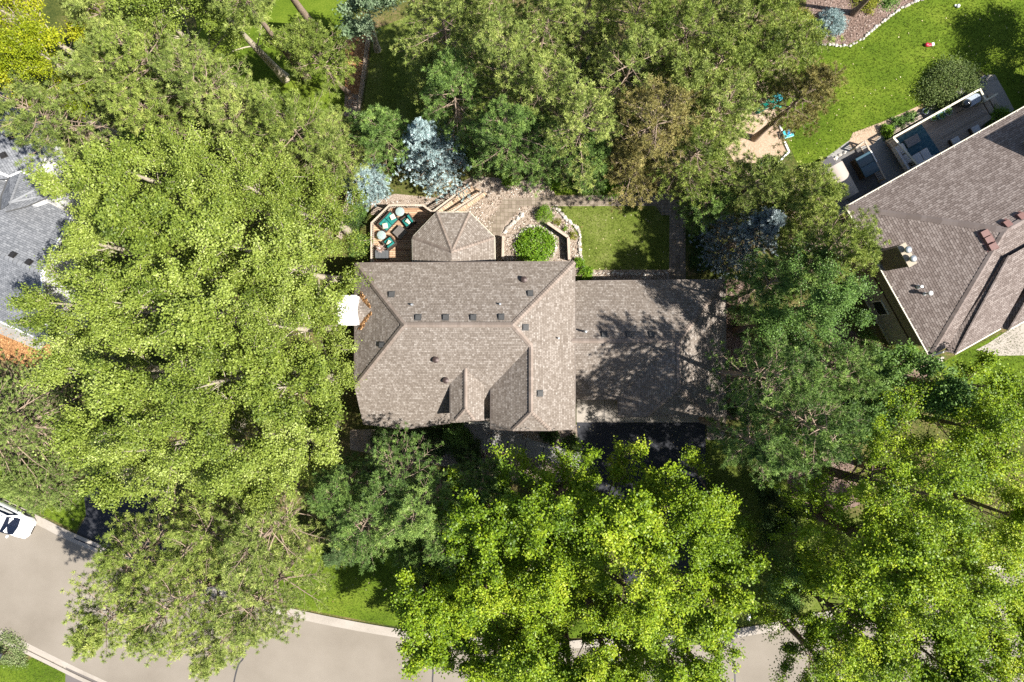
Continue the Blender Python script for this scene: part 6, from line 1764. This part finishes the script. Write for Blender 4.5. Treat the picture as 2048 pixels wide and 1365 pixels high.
for x, y, r, h, lf, lab in ((1580, 14, 22, .8, L_YELL, 'yellow green lilies at the top edge by the mulch bed'), (1612, 45, 22, .8, L_YELL, 'yellow green lilies left of the globe spruce'), (1622, 72, 15, .7, L_YELL, 'yellow green lilies at the lower tip of the mulch bed'), (1738, -2, 26, .8, L_YELL, 'yellow green plants at the top edge of the mulch bed'),
        (1778, 262, 13, .8, L_BUSH, 'bright bush at the lower end of the long planter'), (1800, 246, 15, .7, L_GREEN, 'green plants in the middle of the long planter'), (1822, 236, 13, .7, L_GREEN, 'green plants at the upper end of the long planter'),
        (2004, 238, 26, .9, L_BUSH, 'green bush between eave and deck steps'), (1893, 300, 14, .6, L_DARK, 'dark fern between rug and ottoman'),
        (705, 440, 26, 1.2, L_DARK, 'dark leafy bush left of the deck railing'), (718, 490, 24, 1.2, L_GREEN, 'green bush below the left deck railing'), (712, 425, 18, 1.6, L_GREEN, 'green bush between small blue spruce and fence'),
        (1108, 358, 18, 1.2, L_BUSH, 'bright round bush above the paver path bend'), (1180, 362, 27, 1.4, L_GREEN, 'green bush behind the middle of the paver path'), (1235, 366, 27, 1.4, L_BUSH, 'bright leafy bush behind the right half of the paver path'), (1022, 352, 22, 1.0, L_BUSH, 'bright bush above the river rock'),
        (958, 300, 44, 3.2, L_GREEN, 'dark leafy bush right of the large blue spruce'), (1158, 525, 10, .7, L_BUSH, 'bright bush at the inner corner of house and lawn'), (1172, 548, 14, .6, L_BUSH, 'bright bush at the start of the garage rock strip'), (1400, 470, 24, 1.2, L_DARK, 'dark bush right of the paver path'), (1400, 520, 24, 1.1, L_DARK, 'dark bush near the end of the paver path'),
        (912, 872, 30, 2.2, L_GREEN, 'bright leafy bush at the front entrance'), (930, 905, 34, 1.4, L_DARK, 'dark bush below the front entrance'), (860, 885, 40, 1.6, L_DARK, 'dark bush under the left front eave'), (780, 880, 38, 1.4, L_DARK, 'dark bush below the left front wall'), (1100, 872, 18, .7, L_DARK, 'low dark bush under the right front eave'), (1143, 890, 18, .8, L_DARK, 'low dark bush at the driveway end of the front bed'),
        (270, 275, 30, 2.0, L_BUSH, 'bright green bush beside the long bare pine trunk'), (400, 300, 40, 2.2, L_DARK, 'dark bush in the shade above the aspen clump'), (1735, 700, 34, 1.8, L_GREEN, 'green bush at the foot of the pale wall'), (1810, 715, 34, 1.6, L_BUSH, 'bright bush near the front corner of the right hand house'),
        (1000, 95, 30, 1.6, L_GREEN, 'green bush glimpsed between the top edge pines'), (1140, 110, 34, 1.6, L_DARK, 'dark bush left of the grey lounge chair'), (1330, 60, 30, 1.6, L_BUSH, 'bright bush glimpsed between the olive pines'),
        (1500, 640, 34, 1.6, L_GREEN, 'green bush on the orange mulch by the garage'), (1480, 800, 36, 1.6, L_DARK, 'dark bush at the garage front corner'), (1650, 870, 40, 1.8, L_GREEN, 'green bush above the thick trunk'), (1560, 930, 30, 1.2, L_DARK, 'dark bush left of the thick trunk')):
    shrub('bush', (x, y), r, h, lab, lf, 'garden bushes', nseed(), .085, int(900 + 3.6 * r * r), rough=.25)
# ground cover at the near left corner
COVER = tint_mat('variegated_leaf', [(0, (.08, .13, .03)), (.5, (.2, .26, .09)), (1, (.38, .42, .22))], .6, .3, .2)
shrub('ground_cover', (18, 1300), 44, .22, 'variegated pale ground cover round the mailboxes at the near left corner', COVER, None, nseed(), .09, 4200, cat='ground cover', sy=.62, rot=-.45, rough=.3)
# shade tree just outside the right edge, its shadow falls on the back lawn
broadleaf('oak_tree', (2280, 53), 112, 9, 'dark oak at the upper right edge throwing its shadow on the back lawn', L_DARK, BARK_BROWN, None, None, nseed(), zlow=.2, clump=.3)

broadleaf('maple_tree', (1795, -62), 52, 9, 'young maple at the top edge rising from the brown mulch bed', L_GREEN, BARK_BROWN, None, (1706, 27), nseed(), zlow=.5)
# ================================================================== light and camera
az, el = R(-16), R(54)
sv = Vector((math.cos(az) * math.cos(el), math.sin(az) * math.cos(el), math.sin(el)))
sun = bpy.data.lights.new('sun', 'SUN'); sun.energy = 5.0; sun.angle = R(.53); sun.color = (1.0, .955, .885)
so_ = bpy.data.objects.new('sun', sun); COL.objects.link(so_); so_.location = sv * 80
so_.rotation_euler = (-sv).to_track_quat('-Z', 'Y').to_euler()
w = bpy.data.worlds.new('World'); scene.world = w; w.use_nodes = True
nt = w.node_tree; bg = nt.nodes['Background']
sky = nt.nodes.new('ShaderNodeTexSky'); sky.sky_type = 'NISHITA'; sky.sun_disc = False
sky.sun_elevation = el; sky.sun_rotation = math.atan2(sv.x, sv.y)
sky.air_density = 1.0; sky.dust_density = 1.2; sky.ozone_density = 1.0
nt.links.new(sky.outputs[0], bg.inputs[0]); bg.inputs[1].default_value = .07
cam = bpy.data.cameras.new('camera'); cam.lens = 24; cam.sensor_width = 36; cam.sensor_fit = 'HORIZONTAL'; cam.clip_end = 1000; cam.clip_start = .5
co_ = bpy.data.objects.new('camera', cam); COL.objects.link(co_); co_.location = (0, 0, D); co_.rotation_euler = (0, 0, 0)
scene.camera = co_
vs_ = scene.view_settings; vs_.view_transform = 'Standard'; vs_.look = 'None'; vs_.exposure = 1.05; vs_.gamma = 1.0; vs_.use_curve_mapping = False
cy = scene.cycles
cy.max_bounces = 5; cy.diffuse_bounces = 3; cy.glossy_bounces = 2; cy.transmission_bounces = 3; cy.transparent_max_bounces = 4
cy.caustics_reflective = False; cy.caustics_refractive = False
cy.use_denoising = False
